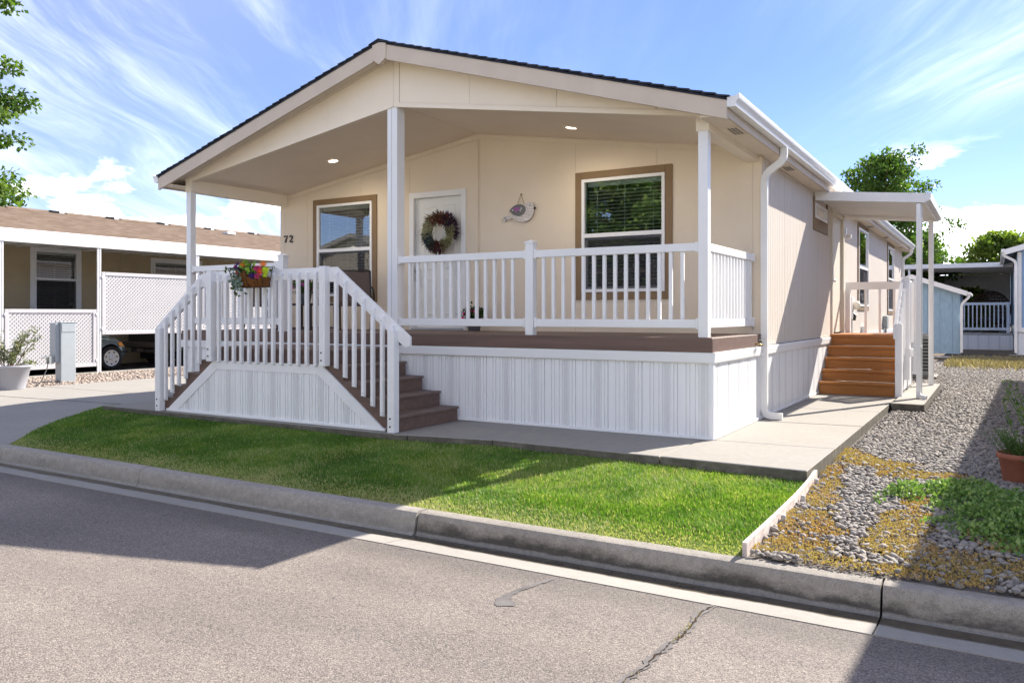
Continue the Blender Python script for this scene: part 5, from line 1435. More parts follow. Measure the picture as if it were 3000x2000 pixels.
def lattice(y0,y1,z0,z1,label,pitch=.0655,sw=.0405):
    t=thing('lattice_panel',label,'lattice panel',(-16.33,(y0+y1)/2,z0),group='white lattice panels of the carport')
    T=Tright(-16.33); fw=.085
    for a,b,c,d in ((y0,y0+fw,z0,z1),(y1-fw,y1,z0,z1),(y0+fw,y1-fw,z1-fw,z1),(y0+fw,y1-fw,z0,z0+fw)): obj('frame_board', MB(T).cbox(a,b,c,d,-.02,.02,.004), M['lattice_white'], t)
    u0,u1,v0,v1=y0+fw-.005,y1-fw+.005,z0+fw-.005,z1-fw+.005; m=MB(T); dg=pitch*math.sqrt(2); hw=sw*math.sqrt(2)/2
    for s,(wa,wb) in ((1,(-.001,.006)),(-1,(-.009,-.002))):
        c=(u0-(v1-v0)) if s>0 else u0
        end=u1 if s>0 else u1+(v1-v0)
        k=c
        while k<end:
            # strip between u - s*(v-v0) = k-hw .. k+hw, clipped to the frame
            P=[(k-hw,v0),(k+hw,v0),(k+hw+s*(v1-v0),v1),(k-hw+s*(v1-v0),v1)]
            P=clip(P,u0,u1,lambda q:q[0])
            if len(P)>2: m.add([(p[0],p[1],wb) for p in P]+[(p[0],p[1],wa) for p in P],[tuple(range(len(P))),tuple(range(2*len(P)-1,len(P)-1,-1))]+[(i,i+len(P),(i+1)%len(P)+len(P),(i+1)%len(P)) for i in range(len(P))])
            k+=dg
    o=obj('lattice_mesh', m, M['lattice_white'], t); o['kind']='stuff'
    for y in (y0-.02,y1-.02):
        for z in (z0+.12,z1-.15): obj('bracket', MB(T).cbox(y,y+.04,z,z+.06,.021,.035,.003), M['white_vinyl'], t)
lattice(1.285,3.415,.055,1.44,'low white lattice panel behind the grey utility pedestal')
lattice(3.56,6.27,.822,2.365,'raised white lattice panel above the parked grey car')
lattice(6.41,9.08,.822,2.365,'raised white lattice panel seen behind the left porch railing')
lattice(-1.6,1.14,.055,1.44,'low white lattice panel behind the grey planter at the frame edge')

# cars in the carport
def interp_stations(St,n):
    S=np.array(St); u=S[:,0]; uu=np.linspace(u[0],u[-1],n); out=np.stack([np.interp(uu,u,S[:,k]) for k in range(S.shape[1])],1)
    for _ in range(2):
        k=out.copy(); k[1:-1,1:]=(out[:-2,1:]+2*out[1:-1,1:]+out[2:,1:])/4; out=k
    return out
def car(name,label,loc,rz,St,paint,wheels,wr_,glassrange,rim='alloy',lamps=()):
    t=thing(name,label,'car',loc,rz)
    A=interp_stations(St,44); V=[];F=[]; secs=[]
    for s,zb,zs,zr,w,wr in A:
        half=[(0,zb),(w*.82,zb),(w*.93,zb+.05),(w*.985,zb+.18),(w,zb+.40*(zs-zb)+.08),(w*.985,zs-.10),(w*.955,zs-.02),(wr*1.0+ (w*.94-wr)*.92,zs+.005),(wr+.02,zr-.055),(wr*.92,zr-.012),(wr*.5,zr+.008),(0,zr+.012)]
        secs.append(half)
    n=len(secs[0]); ring=2*n-2
    for (s,*_),h in zip(A,secs):
        V+=[(x,s,z) for x,z in h]+[(-x,s,z) for x,z in h[-2:0:-1]]
    for i in range(len(A)-1):
        for k in range(ring): F.append((i*ring+k,i*ring+(k+1)%ring,(i+1)*ring+(k+1)%ring,(i+1)*ring+k))
    F.append(tuple(range(ring-1,-1,-1))); m=(len(A)-1)*ring; F.append(tuple(range(m,m+ring)))
    body=obj('body', MB().add(V,F), M[paint], t, local=True)
    # wheel arches cut out of the shell
    cut=MB()
    for y in wheels:
        cut.add([],[])
        c=MB().lathe([(wr_*1.16,-1.2),(wr_*1.16,1.2)],32); fc=c.f+[tuple(range(32,64))]; cut.add([(z,y+a,wr_+b) for a,b,z in c.v],fc)
    cm=cut.mesh('cut'); co=bpy.data.objects.new('cut',cm); col.objects.link(co); co.parent=t
    md=body.modifiers.new('arch','BOOLEAN'); md.operation='DIFFERENCE'; md.object=co; md.solver='EXACT'
    bpy.context.view_layer.update(); dg=bpy.context.evaluated_depsgraph_get(); me=bpy.data.meshes.new_from_object(body.evaluated_get(dg))
    body.modifiers.clear(); body.data=me; 
    if not me.materials: me.materials.append(M[paint])
    for s in me.materials: pass
    bpy.data.objects.remove(co); autosmooth(body,32)
    obj('underbody', MB().box(-.62,.62,St[0][0]+.25,St[-1][0]-.25,.17,.55), M['car_plastic'], t, local=True)
    gm=MB(); a0,a1=glassrange
    for i in range(len(A)-1):
        if a0<=A[i][0] and A[i+1][0]<=a1:
            for sg in (1,-1):
                for k in (7,):
                    p=[(secs[i][k],A[i][0]),(secs[i+1][k],A[i+1][0]),(secs[i+1][k+1],A[i+1][0]),(secs[i][k+1],A[i][0])]
                    q=[(sg*(x+.006),y,z) for (x,z),y in p]; gm.add(q,[(0,1,2,3) if sg>0 else (3,2,1,0)])
    if gm.f: obj('side_glass', gm, M['car_glass'], t, local=True)
    for y in wheels:
        for sg in (1,-1):
            wx=sg*(St[len(St)//2][4]-.10)
            tr=[(wr_*.68,-.10),(wr_*.95,-.105),(wr_,-.08),(wr_,.08),(wr_*.95,.105),(wr_*.68,.10)]
            wl=MB().lathe(tr,36,cap=False); wl.T=lambda a,b,z,y=y,wx=wx,sg=sg:(wx+sg*z,y+a,wr_+b)
            wh=obj('wheel', wl, M['tire'], t, True, local=True)
            dm=MB().lathe([(wr_*.685,.098),(wr_*.66,.085),(wr_*.56,.095),(wr_*.40,.088),(wr_*.16,.082),(wr_*.12,.092),(0,.094)],36,cap=False); dm.T=wl.T
            obj('rim', dm, M[rim], wh, True)
            hs=MB(wl.T)
            for k in range(7):
                th=2*math.pi*k/7+.2; c=Vector((math.cos(th),math.sin(th)))*wr_*.50; e=Vector((-math.sin(th),math.cos(th)))
                P=[(c.x+e.x*wr_*.10*math.cos(q)+c.x/c.length*wr_*.055*math.sin(q), c.y+e.y*wr_*.10*math.cos(q)+c.y/c.length*wr_*.055*math.sin(q), .099) for q in [i*math.pi/5 for i in range(10)]]
                hs.poly(P)
            obj('rim_holes', hs, M['car_plastic'], wh)
            nt=MB(wl.T)
            for k in range(5):
                th=2*math.pi*k/5; nt.poly([(wr_*.2*math.cos(th)+.012*math.cos(q),wr_*.2*math.sin(th)+.012*math.sin(q),.096) for q in [i*math.pi/3 for i in range(6)]])
            obj('wheel_nuts', nt, M['car_plastic'], wh)
            lin=MB().lathe([(wr_*1.15,-.35),(wr_*1.15,.0)],28,cap=False); lin.T=lambda a,b,z,y=y,wx=wx,sg=sg:(wx+sg*z,y+a,wr_+b); obj('wheel_liner', lin, M['car_plastic'], t, local=True)
    for nm,mat,P in lamps: obj(nm, P, M[mat], t, local=True)
    return t
SED=[(0.0,.36,.80,.90,.66,.50),(.12,.24,.90,.98,.80,.60),(.6,.19,.94,1.02,.86,.62),(1.05,.18,.95,1.12,.875,.60),(1.55,.18,.95,1.38,.88,.58),(2.0,.18,.94,1.44,.88,.60),(2.7,.18,.92,1.43,.88,.60),(3.15,.18,.91,1.20,.875,.60),(3.5,.18,.88,.96,.87,.66),(4.0,.19,.80,.88,.86,.64),(4.35,.21,.72,.79,.80,.60),(4.55,.24,.64,.70,.68,.52),(4.63,.32,.56,.60,.52,.40)]
lam=[('headlight','headlamp',MB().add([(.58,4.50,.60),(.74,4.40,.60),(.79,4.25,.66),(.66,4.42,.70)],[(0,1,2,3)])),
     ('indicator','amber',MB().add([(.775,4.42,.58),(.825,4.25,.60),(.822,4.20,.70),(.79,4.33,.70)],[(0,1,2,3)])),
     ('bumper_strip','car_plastic',MB().rtube([(.86,4.05,.46),(.83,4.34,.45),(.70,4.56,.44),(.4,4.63,.44),(-.4,4.63,.44),(-.70,4.56,.44),(-.86,4.05,.46)],.02,.03))]
car('parked_sedan','slate grey sedan parked behind the lattice, only its front wheel and nose showing',(-17.74,.16,-.095),0,SED,'paint_slate',(1.30,4.0),.305,(1.2,3.3),lamps=lam)
SUV=[(0.0,.46,.98,1.06,.80,.70),(.1,.40,1.02,1.60,.88,.70),(.5,.38,1.04,1.74,.93,.70),(1.5,.38,1.04,1.78,.95,.72),(2.6,.38,1.03,1.76,.95,.72),(3.2,.38,1.02,1.40,.94,.70),(3.6,.38,1.0,1.10,.93,.72),(4.3,.40,.95,1.04,.90,.70),(4.7,.48,.86,.92,.80,.62)]
suv=car('dark_pickup','black vehicle parked ahead of the grey sedan in the carport',(-17.75,5.75,-.095),0,SUV,'paint_black',(.95,3.75),.36,(.3,3.2),lamps=[('tail_light','tail_red',MB().add([(.885,.02,.95),(.90,.22,.95),(.90,.22,1.10),(.885,.02,1.10)],[(0,1,2,3)]))])
obj('rear_bumper', MB().cbox(-.85,.85,-.16,-.02,.50,.66,.03), M['rusty_steel'], suv, local=True); obj('tow_hitch', MB().box(-.05,.05,-.30,-.1,.40,.47).box(-.6,.6,-.05,.05,.36,.44), M['rusty_steel'], suv, local=True)
obj('exhaust', MB().tube([(.45,.9,.30),(.55,.2,.30),(.60,-.08,.29)],.035), M['rusty_steel'], suv, local=True)

# utility pedestal, planter and cord
up = thing('utility_pedestal','pale grey metal utility pedestal standing in the tan gravel','utility box',(-14.25,1.45,-.12))
obj('cabinet', MB().cbox(-14.36,-14.15,1.29,1.61,-.13,1.14,.008), M['grey_box'], up); obj('lid', MB().cbox(-14.37,-14.14,1.28,1.62,1.141,1.16,.006), M['grey_box'], up)
obj('door_panel', MB().cbox(-14.149,-14.143,1.305,1.595,.95,1.12,.003), M['grey_box'], up); obj('back_panel', MB().cbox(-14.40,-14.20,1.20,1.289,.32,1.14,.006), M['grey_box'], up)
ob=obj('outlet_cover', MB().cbox(-14.33,-14.22,1.08,1.199,.30,.46,.01), M['meter_grey'], up); obj('cover_flap', MB().rtube([(-14.27,1.09,.455),(-14.27,.98,.42)],.12,.012), M['meter_grey'], ob)
tag(obj('extension_cord', MB().tube(smoothpath([(-14.25,1.08,.36),(-14.10,.98,.22),(-13.85,.72,-.02),(-13.6,.5,-.085),(-13.45,.30,-.10),(-13.42,-.02,-.095)],.15,5),.010,6), M['cable_black'], smooth=True),'black extension cord hanging from the utility pedestal','cord')
pl = thing('grey_planter','large grey round planter with a leggy sage shrub beside the driveway','planter',(-13.20,-.20,-.1))
obj('pot', MB().lathe([(.0,-.11),(.225,-.11),(.24,-.05),(.325,.33),(.345,.34),(.345,.375),(.315,.375),(.30,.31),(0,.30)],32,(-13.2,-.2)), M['planter_grey'], pl, smooth=True)
sm=MB(); tips=[]
for k in range(17):
    a=random.uniform(0,6.28); l=random.uniform(.25,.75); 
    d=Vector((math.cos(a)*.5,math.sin(a)*.5,1)); 
    if k<8: d=Vector((.30+random.uniform(-.3,.25),.30+random.uniform(-.2,.35),1)); l=random.uniform(.45,.86)
    if k in (8,9,10): d=Vector((-.2,-.55+random.uniform(-.15,.1),.8)); l=.45
    if k==11: d=Vector((.25,.42,.16)); l=.36
    d.normalize(); p0=Vector((-13.2+random.uniform(-.1,.1),-.2+random.uniform(-.1,.1),.30)); p1=p0+d*l*.55+Vector((0,0,.05)); p2=p0+d*l
    sm.tube([p0,p1,p2],[.008,.006,.003],5); 
    for t in np.linspace(.35,1,9): tips.append((p0*(1-t)**2+p1*2*t*(1-t)+p2*t*t)+Vector((random.gauss(0,.03),random.gauss(0,.03),random.gauss(0,.02))))
obj('stems', sm, M['stem_brown'], pl)
C=np.repeat(np.array([t[:] for t in tips]),8,0)+rng.normal(0,.022,(len(tips)*8,3)); leaves('shrub_leaves',C,rdir(len(C),.5),.055,'leaf_sage',.42,pl)

# terracotta pots at the right edge
def tpot(cx,cy,z0,r,h,label,name='terracotta_pot'):
    t=thing(name,label,'potted plant',(cx,cy,z0),group='terracotta pots by the stones')
    obj('pot', MB().lathe([(.0,z0),(r*.74,z0),(r*.78,z0+.02),(r*.94,z0+h*.80),(r*1.02,z0+h*.82),(r*1.04,z0+h*.9),(r*1.03,z0+h),(r*.92,z0+h),(r*.88,z0+h*.85),(0,z0+h*.82)],32,(cx,cy)), M['terracotta'], t, smooth=True)
    obj('soil', MB().lathe([(0,z0+h*.86),(r*.88,z0+h*.86)],20,(cx,cy),False), M['soil'], t)
    return t
t=tpot(2.735,-.28,-.105,.185,.255,'terracotta pot of lavender on the river stones')
C=[];N=[]
sm=MB()
for k in range(70):
    a=random.uniform(0,6.28); r=random.uniform(0,.15); b=Vector((2.735+r*math.cos(a),-.28+r*math.sin(a),.12)); d=Vector((math.cos(a)*.65,math.sin(a)*.65,.8)).normalized(); l=random.uniform(.12,.26) if math.cos(a)<.1 else random.uniform(.2,.42)
    sm.tube([b,b+d*l*.6,b+d*l+Vector((0,0,.02))],.0022,4)
    for q in np.linspace(.15,1,16): C.append(b+d*l*q); N.append((d+Vector((random.gauss(0,.7),random.gauss(0,.7),random.gauss(0,.5))))[:])
obj('stems', sm, M['stem_green'], t); leaves('lavender_leaves',np.array([c[:] for c in C]),np.array(N),.030,'leaf_pot',.22,t)
C=np.array([[2.80+random.gauss(0,.06),-.26+random.gauss(0,.06),.33+random.gauss(0,.04)] for _ in range(10)])
for c in C: flower(t,c,(0,-1,.6),.018,'wreath_plum',6,2,'wreath_plum')
t=tpot(3.02,-.52,-.115,.17,.23,'terracotta pot with a trailing green herb beside the lavender pot')
n=1700; th=rng.uniform(0,6.28,n); ph=rng.uniform(-.6,1.4,n); rr_=.23*rng.uniform(.75,1.05,n)
C=np.stack([2.99+rr_*np.cos(ph)*np.cos(th),-.50+rr_*np.cos(ph)*np.sin(th),.12+rr_*.75*np.sin(ph)],1); leaves('herb_leaves',C,rdir(n,.2),.035,'leaf_pot',.55,t)
t=thing('flowering_shrub','tall leafy shrub with white flowers behind the terracotta pots','shrub',(2.98,.35,-.1))
sm=MB(); C=[];N=[]
for k in range(34):
    b=Vector((2.98+random.gauss(0,.09),.35+random.gauss(0,.10),-.1)); d=Vector((random.gauss(-.05,.22),random.gauss(0,.2),1)).normalized(); l=random.uniform(.45,.92)
    sm.tube([b,b+d*l],[.006,.003],5)
    for q in np.linspace(.15,1,26): C.append(b+d*l*q); N.append((Vector((random.gauss(0,1),random.gauss(0,1),.7)))[:])
obj('stems', sm, M['stem_green'], t); leaves('shrub_leaves',np.array([c[:] for c in C]),np.array(N),.06,'leaf_tree',.28,t)
for c in ((2.83,.26,.60),(2.80,.24,.50),(2.9,.2,.66),(3.0,.2,.55)): flower(t,c,(-.1,-1,.3),.035,'petal_white',6,1,'petal_lime')

# ------------------------------------------------------------------ behind: blue shed, blue home, its carport and porch
def boardsiding(name,c):
    m=Mat(name,.75,.2); n=m.noise(20,4,vec=m.pos((1,1,.2))); m.color(m.ramp(n,[(.3,tuple(q*.85 for q in c)),(.7,tuple(q*1.1 for q in c))])); m.bump(n,.3,.004)
boardsiding('blue_board',(.30,.42,.52)); boardsiding('blue_wall',(.26,.38,.53))
GB=-.10
sh=thing('garden_shed','pale blue board shed with a white eave at the end of the stones','shed',(.2,26,GB))
x=-1.62
while x<1.45:
    x2=min(x+.405,1.46); rt2=lambda q: 2.66-.36*abs(q+.10)
    V=[]; a,b=x+.004,x2-.004
    for yy in (25.0,25.03): V+=[(a,yy,GB),(b,yy,GB),(b,yy,rt2(b)),(a,yy,rt2(a))]
    obj('board', MB().add(V,[(0,1,2,3),(7,6,5,4),(0,3,7,4),(1,5,6,2)]), M['blue_board'], sh); x=x2
obj('wall', MB().box(1.43,1.455,25.03,27.8,GB,2.05).box(-1.66,-1.63,25.03,27.8,GB,2.05).prism([(-1.62,GB),(1.43,GB),(1.43,2.1),(-.1,2.65),(-1.62,2.1)],'y',25.031,25.05), M['blue_board'], sh)
for f in (1,-1):
    X_=lambda q: -.10+f*q
    r_=obj('roof_slope', MB().prism([(X_(0),2.80),(X_(1.78),2.80-.36*1.78),(X_(1.78),2.72-.36*1.78),(X_(0),2.72)],'y',24.78,28), M['shingle_grey'], sh)
    obj('rake_board', MB().prism([(X_(0),2.795),(X_(1.78),2.795-.36*1.78),(X_(1.78),2.62-.36*1.78),(X_(0),2.62)],'y',24.745,24.778), M['white_trim'], sh)
obj('gutter', MB().cbox(1.685,1.79,24.75,28,2.02,2.12,.01), M['white_trim'], sh)
obj('downspout', MB().rtube(smoothpath([(1.735,24.82,2.02),(1.735,24.82,1.94),(1.50,24.93,1.70),(1.50,24.93,GB+.05)],.12,4),.085,.06,up=(0,1,0)), M['white_trim'], sh)
bh=thing('blue_home','blue home with white trim at the far right edge','house',(7,31,GB))
BX=3.23
xx=BX
while xx<11.2:
    x2=xx+.40; rtb=lambda q: 3.55+.30*min(q-BX,4.2)-.30*max(0,q-BX-4.2)
    V=[]
    for yy in (25.1,25.14): V+=[(xx+.003,yy,.75),(x2-.003,yy,.75),(x2-.003,yy,rtb(x2)),(xx+.003,yy,rtb(xx))]
    obj('board', MB().add(V,[(0,1,2,3),(7,6,5,4),(0,3,7,4),(1,5,6,2)]), M['blue_wall'], bh); xx=x2
wall_cols(bh,'wall_panel',25.14,42,.75,lambda q:3.55,[(29.3,31.2,1.85,3.15)],Tleft(BX),.1,'blue_wall',[26.4,28,32,34,36,38])
window(bh,29.3,31.2,1.85,3.15,Tleft(BX),trim='white_trim',tw=.12,slats=False,low_screen=False)
obj('partition', MB().box(4.5,4.6,25.3,42,.5,3.5), M['dark_room'], bh)
obj('corner_board', MB().cbox(BX-.02,BX+.10,25.06,25.16,.76,3.5,.004), M['white_trim'], bh)
skirting(bh,BX,11.2,GB-.1,flat(.70),Tfront(25.12)); skirting(bh,25.15,42,GB-.1,flat(.70),Tleft(BX+.01))
obj('skirt_trim', MB().cbox(BX-.03,11.2,25.05,25.13,.70,.86,.01), M['white_trim'], bh); obj('skirt_trim', MB().cbox(BX-.03,BX+.02,25.13,42,.70,.86,.01), M['white_trim'], bh)
for f in (1,-1):
    cxr=BX+4.2; X_=lambda q: cxr-f*q
    obj('roof_slope', MB().prism([(X_(0),4.98),(X_(4.62),4.98-.30*4.62),(X_(4.62),4.88-.30*4.62),(X_(0),4.88)],'y',24.75,42.3), M['shingle_grey'], bh)
    obj('rake_board', MB().prism([(X_(0),4.975),(X_(4.62),4.975-.30*4.62),(X_(4.62),4.78-.30*4.62),(X_(0),4.78)],'y',24.71,24.748), M['white_trim'], bh)
obj('eave_board', MB().box(2.82,2.85,24.75,42.3,3.42,3.60), M['white_trim'], bh)
obj('gutter', MB().cbox(2.72,2.82,24.72,42.3,3.50,3.61,.01), M['white_trim'], bh)
obj('downspout', MB().rtube(smoothpath([(2.80,24.86,3.50),(2.80,24.86,3.38),(3.16,24.98,3.18),(3.16,24.98,GB+.08)],.12,4),.085,.06,up=(0,1,0)), M['white_trim'], bh)
obj('splash_block', MB().cbox(2.95,3.45,24.6,24.95,GB-.08,GB+.02,.01), M['concrete'], bh)
bc=thing('blue_home_carport','flat white edged carport roof attached to the blue home','carport',(1,36,GB))
obj('roof_sheet', MB().box(-4.5,BX-.01,32.9,40.5,3.44,3.50), M['sash_grey'], bc); obj('fascia', MB().cbox(-4.5,BX-.01,32.85,32.9,3.40,3.60,.01), M['white_trim'], bc)
for i in range(12):
    y=33.1+i*.6; obj('rib', MB().box(-4.5,BX-.01,y,y+.08,3.40,3.4395), M['sash_grey'], bc)
obj('back_panel', MB().box(-4.4,BX-.02,40.3,40.4,GB-.3,3.40), M['sash_grey'], bc)
for x in (-4.4,-.9): obj('carport_post', MB().cbox(x,x+.09,32.95,33.04,GB-.2,3.44,.01), M['white_trim'], bc)
bpz=thing('blue_porch','raised blue porch platform with railing under the blue carport','porch',(2.2,34,GB))
obj('platform', MB().box(.6,BX-.02,33.4,38,.40,.50), M['weathered_board'], bpz); skirting(bpz,.6,BX-.03,GB-.25,flat(.42),Tfront(33.4))
obj('top_rail', MB().cbox(.6,BX-.12,33.40,33.45,1.74,1.86,.01), M['blue_trim'], bpz); obj('bottom_rail', MB().cbox(.6,BX-.12,33.40,33.45,.62,.74,.01), M['blue_trim'], bpz)
for i in range(15): obj('baluster', MB().cbox(.66+i*.165,.71+i*.165,33.40,33.44,.742,1.738,.004), M['blue_trim'], bpz)
obj('post', MB().cbox(BX-.26,BX-.14,33.38,33.46,.5,1.87,.005), M['blue_trim'], bpz)
eg=thing('wicker_dome_chair','dark wicker dome chair on the far blue porch','chair',(2.35,35.4,.5))
w=MB(); c0=Vector((2.35,35.4,1.55)); rx=.82
for k in range(12):
    a=math.pi*k/12; w.tube([(c0.x+rx*math.cos(a)*math.cos(t),c0.y+rx*math.sin(a)*math.cos(t),c0.z+rx*1.05*math.sin(t)) for t in np.linspace(-.9,math.pi+.9,18)],.018,5)
for t in np.linspace(-.8,1.35,11): w.tube([(c0.x+rx*math.cos(t)*math.cos(a),c0.y+rx*math.cos(t)*math.sin(a),c0.z+rx*1.05*math.sin(t)) for a in np.linspace(0,2*math.pi,25)],.016,5,False)
obj('wicker_cage', w, M['wicker'], eg); obj('cushion', MB().lathe([(0,.95),(.45,.97),(.55,1.07),(.45,1.17),(0,1.2)],18,(2.35,35.4)), M['cushion'], eg, smooth=True); obj('stand', MB().lathe([(0,.501),(.35,.501),(.35,.54),(.12,.56),(.10,.75)],18,(2.35,35.4)), M['wicker'], eg)
for i,(a,b) in enumerate(((.2,2.6),(.1,1.4))):
    tag(obj('loose_plank', MB().cbox(a,b,23.6-i*.5,23.75-i*.5,float(bed_z(1,23))+.02,float(bed_z(1,23))+.06,.004), M['weathered_board']), ('long grey plank lying in front of the blue shed','short grey plank lying on the stones before the blue shed')[i],'plank',group='planks by the shed')

# ------------------------------------------------------------------ right neighbour, just out of frame: its eave shades the stones
rn=thing('right_neighbour_home','cream home standing just outside the right edge of the frame','house',(3.785,0,-.1),R(-2.12))
def LT(u0,v0,w0): return (u0,v0,w0)
yA,yB=-.6,16.2
for i in range(14):
    a=yA+.3+i*(yB-yA-.6)/14; b=yA+.3+(i+1)*(yB-yA-.6)/14
    obj('siding_panel', MB().box(.26,.32,a+.002,b-.002,.85,3.36), M['gable_beige'], rn, local=True)
obj('wall', MB().box(.33,8.4,yA+.3,yA+.38,.85,3.36).box(.33,8.4,yB-.38,yB-.3,.85,3.36).box(8.4,8.46,yA+.3,yB-.3,.85,3.36).prism([(.3,3.36),(4.36,4.62),(8.44,3.36)],'y',yA+.3,yA+.36), M['gable_beige'], rn, local=True)
obj('skirting', MB().box(.28,.33,yA+.32,yB-.32,-.1,.849).box(.33,8.4,yA+.32,yA+.36,-.1,.849), M['skirt_white'], rn, local=True)
for f in (1,-1):
    X_=lambda q: 4.36-f*q
    obj('roof_slope', MB().prism([(X_(0),4.84),(X_(4.36),3.52),(X_(4.36),3.36),(X_(0),4.68)],'y',yA,yB), M['shingle_grey'], rn, local=True)
for f in (1,-1):
    obj('rake_board', MB().prism([(4.36,4.835),(4.36-f*4.37,3.515),(4.36-f*4.37,3.33),(4.36,4.65)],'y',yA-.03,yA-.002), M['white_trim'], rn, local=True)
obj('skirt_trim', MB().box(.255,8.42,yA+.27,yA+.299,.78,.90).box(.235,.259,yA+.3,yB-.3,.78,.90), M['white_trim'], rn, local=True)
for q in (1.6,5.2):
    w=obj('front_window', MB().box(q,q+1.4,yA+.26,yA+.298,1.6,3.0), M['white_trim'], rn, local=True); obj('pane', MB().poly([(q+.07,yA+.257,1.67),(q+1.33,yA+.257,1.67),(q+1.33,yA+.257,2.93),(q+.07,yA+.257,2.93)]), M['car_glass'], w, local=True)
for y in (3.0,9.5): 
    w=MB(lambda u,v,q:(.26-q,u,v)); w.box(y,y+1.4,1.6,3.0,.001,.03); w=obj('window_frame', w, M['white_trim'], rn, local=True); obj('pane', MB(lambda u,v,q:(.228-q,u,v)).poly([(y+.06,1.66,0),(y+1.34,1.66,0),(y+1.34,2.94,0),(y+.06,2.94,0)]), M['car_glass'], w, local=True)

# ------------------------------------------------------------------ trees
def tree(name,label,loc,h,base,rad,mat,nclump,per,leaf,seed,horiz=.35,shape=1.0,clump=.35,cat='tree',group=None,fill=1.0):
    r=np.random.default_rng(seed); rd=random.Random(seed)
    t=thing(name,label,cat,loc,group=group); L0=Vector(loc)
    tk=MB(); P=[L0+Vector((math.sin(i*.9+seed)*.12*h/10,math.cos(i*1.1+seed)*.10*h/10,h*.93*i/8)) for i in range(9)]
    tk.tube(P,[max(.02,h*.019*(1-i/8.6)) for i in range(9)],10); C=[]
    for k in range(nclump):
        f=(k+.5)/nclump; z=base+(h-base)*f**.9
        prof=rad*(math.sin(math.pi*min(1,(.16+.84*f)**shape))**.75)*rd.uniform(.72,1.08)*fill+.12
        a=k*2.39996+rd.uniform(-.4,.4); zi=min(.985,z/(h*.93)); i=min(7,int(zi*8)); st=P[i].lerp(P[i+1],zi*8-i)
        st=st-Vector((0,0,min(z*.2,prof*.35)))
        d=Vector((math.cos(a),math.sin(a),horiz+rd.uniform(-.1,.2))); end=st+d*prof; mid=st.lerp(end,.5)+Vector((0,0,prof*.06))
        tk.tube([st,mid,end],[h*.0045+.012,h*.003+.008,.006],5)
        ns=4+int(prof*1.6)
        for q in range(ns):
            s=.35+.65*(q+rd.random())/ns; c=(st*(1-s)**2+mid*2*s*(1-s)+end*s*s); sp=clump*(1.15-.5*s)
            off=Vector((rd.gauss(0,sp*.55),rd.gauss(0,sp*.55),rd.gauss(0,sp*.3)))
            C.append(((c+off)[:],sp,d))
    obj('trunk', tk, M['bark'], t)
    cc=np.repeat(np.array([c for c,_,_ in C]),per,0); sp=np.repeat(np.array([s for _,s,_ in C]),per); n=len(cc)
    g=r.normal(0,1,(n,3)); g/=np.linalg.norm(g,axis=1,keepdims=True); g*=(r.random((n,1))**.45); pts=cc+g*sp[:,None]*np.array([1,1,.62])
    N=g*.7+r.normal(0,.6,(n,3)); N[:,2]-=.25
    rv=np.clip(np.repeat(r.random(len(C)),per)*.5+r.random(n)*.5,0,1)
    leaves('crown',pts,N,leaf,mat,.72,t,rnd=rv)
    return t
tree('tall_maple','tall green tree at the left edge behind the tan roofed home',(-30.9,4.5,-.3),23,4.2,4.5,'leaf_tree',120,70,.18,11,horiz=.10,shape=.8,clump=.70,group=None,fill=1.0)
tree('upright_tree','dark green upright tree rising behind the side awning',(-2.2,36.5,-.3),9.9,.9,2.8,'leaf_tree',64,44,.17,5,horiz=1.0,shape=.72,clump=.62)
tree('side_tree','small green tree beside the upright tree, behind the awning post',(-.7,37.6,-.3),5.8,.8,1.4,'leaf_tree',30,46,.17,6,horiz=.7,clump=.45)
tree('yellow_green_tree','yellow green spreading tree above the blue carport',(2.7,50,-.3),7.0,2.2,2.3,'leaf_yellowgreen',36,52,.24,8,horiz=.25,clump=.6)
tree('edge_tree','yellow green tree over the blue home roof at the right edge',(6.6,52,-.3),7.6,2.5,3.0,'leaf_yellowgreen',40,52,.24,9,horiz=.35,clump=.6)
tree('porch_tree','leafy tree seen through the far blue porch',(1.35,38.9,-.3),3.0,.3,.9,'leaf_yellowgreen',26,44,.16,21,horiz=.4,clump=.4)
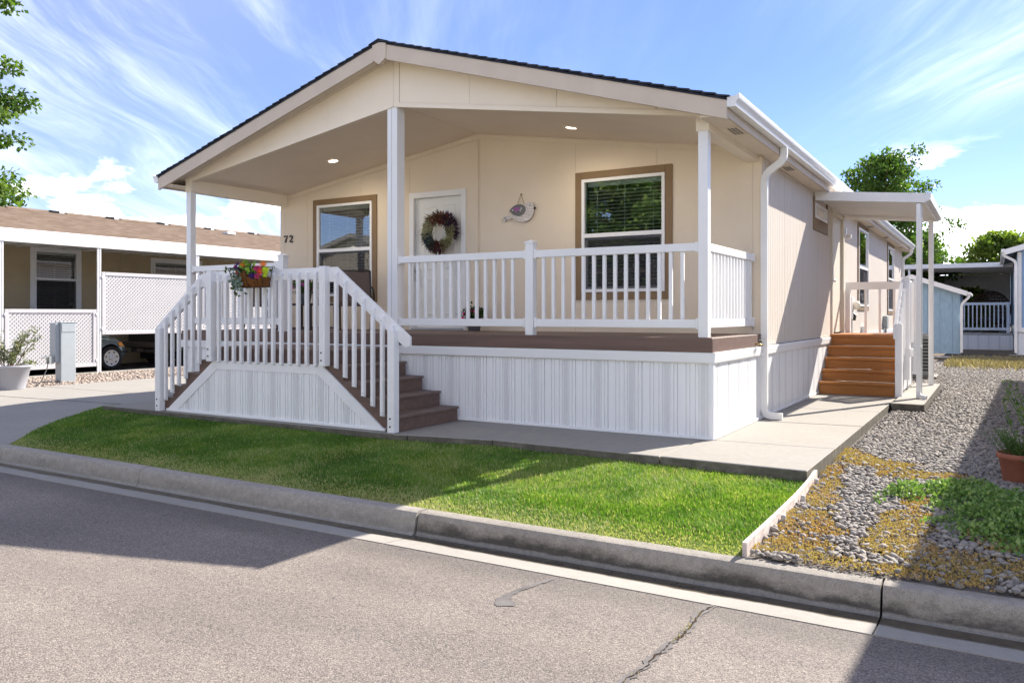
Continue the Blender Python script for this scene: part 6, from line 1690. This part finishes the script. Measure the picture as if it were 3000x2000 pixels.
# across the road: sunlit homes and trees, seen in the window glass
simple('verge_dry', (.34,.31,.22), .9, .1, var=.15, scale=1.5)
verge=struct(obj('far_verge', MB().box(-80,80,-60,-10.6,-.6,-.26), M['verge_dry']))
simple('cream_wall', (.72,.68,.58), .7, .2, var=.03)
def far_home(x0,x1,label):
    t=thing('opposite_home',label,'house',((x0+x1)/2,-15,-.26),group='homes across the road'); yf=-14.6; xm=(x0+x1)/2; hw=(x1-x0)/2
    n=7
    for i in range(n):
        a=x0+(x1-x0)*i/n; b=x0+(x1-x0)*(i+1)/n; rt_=lambda q: 3.5+.28*(hw-abs(q-xm))
        mids=[a,b] if not (a<xm<b) else [a,xm,b]; mb=MB()
        for p,q in zip(mids[:-1],mids[1:]):
            V=[(p+.002,yf,.6),(q-.002,yf,.6),(q-.002,yf,rt_(q)),(p+.002,yf,rt_(p))]; V+=[(X_,yf-.1,Z_) for X_,_,Z_ in V]; mb.add(V,[(3,2,1,0),(4,5,6,7),(0,1,5,4),(2,3,7,6)])
        obj('wall_panel', mb, M['cream_wall'], t)
    obj('side_wall', MB().box(x0,x0+.1,-30,yf-.1,.6,3.5).box(x1-.1,x1,-30,yf-.1,.6,3.5), M['cream_wall'], t)
    obj('skirting', MB().box(x0-.02,x1+.02,yf-.05,yf+.02,-.26,.6), M['skirt_white'], t)
    for f in (1,-1):
        obj('roof_slope', MB().prism([(xm,3.64+.28*hw),(xm+f*(hw+.35),3.5-.1+.06),(xm+f*(hw+.35),3.26),(xm,3.46+.28*hw)],'y',-30,yf+.4), M['shingle_grey'], t)
    for c in (x0+2.0,x1-2.0): window(t,c-.7,c+.7,1.5,2.9,lambda u,v,q:(u,yf+q,v),trim='white_trim',slats=False,low_screen=False)
far_home(-26,-17.2,'cream gabled home across the road, farthest left')
far_home(-5.6,3.0,'cream gabled home across the road, directly opposite the stairs')
far_home(6.5,15,'cream gabled home across the road, farthest right')
for i,(x,y,h,s) in enumerate(((-9.2,-18.5,9.5,31),(-13.2,-19.5,10.5,32),(-11.5,-25,12,33))):
    tree('street_tree',('broad tree across the road facing the right window','tallest tree across the road, left of the broad one','tree across the road, behind the other two')[i],(x,y,-.3),h,1.0,3.3,'leaf_tree',44,40,.24,s,horiz=.35,clump=.7,group='trees across the road')
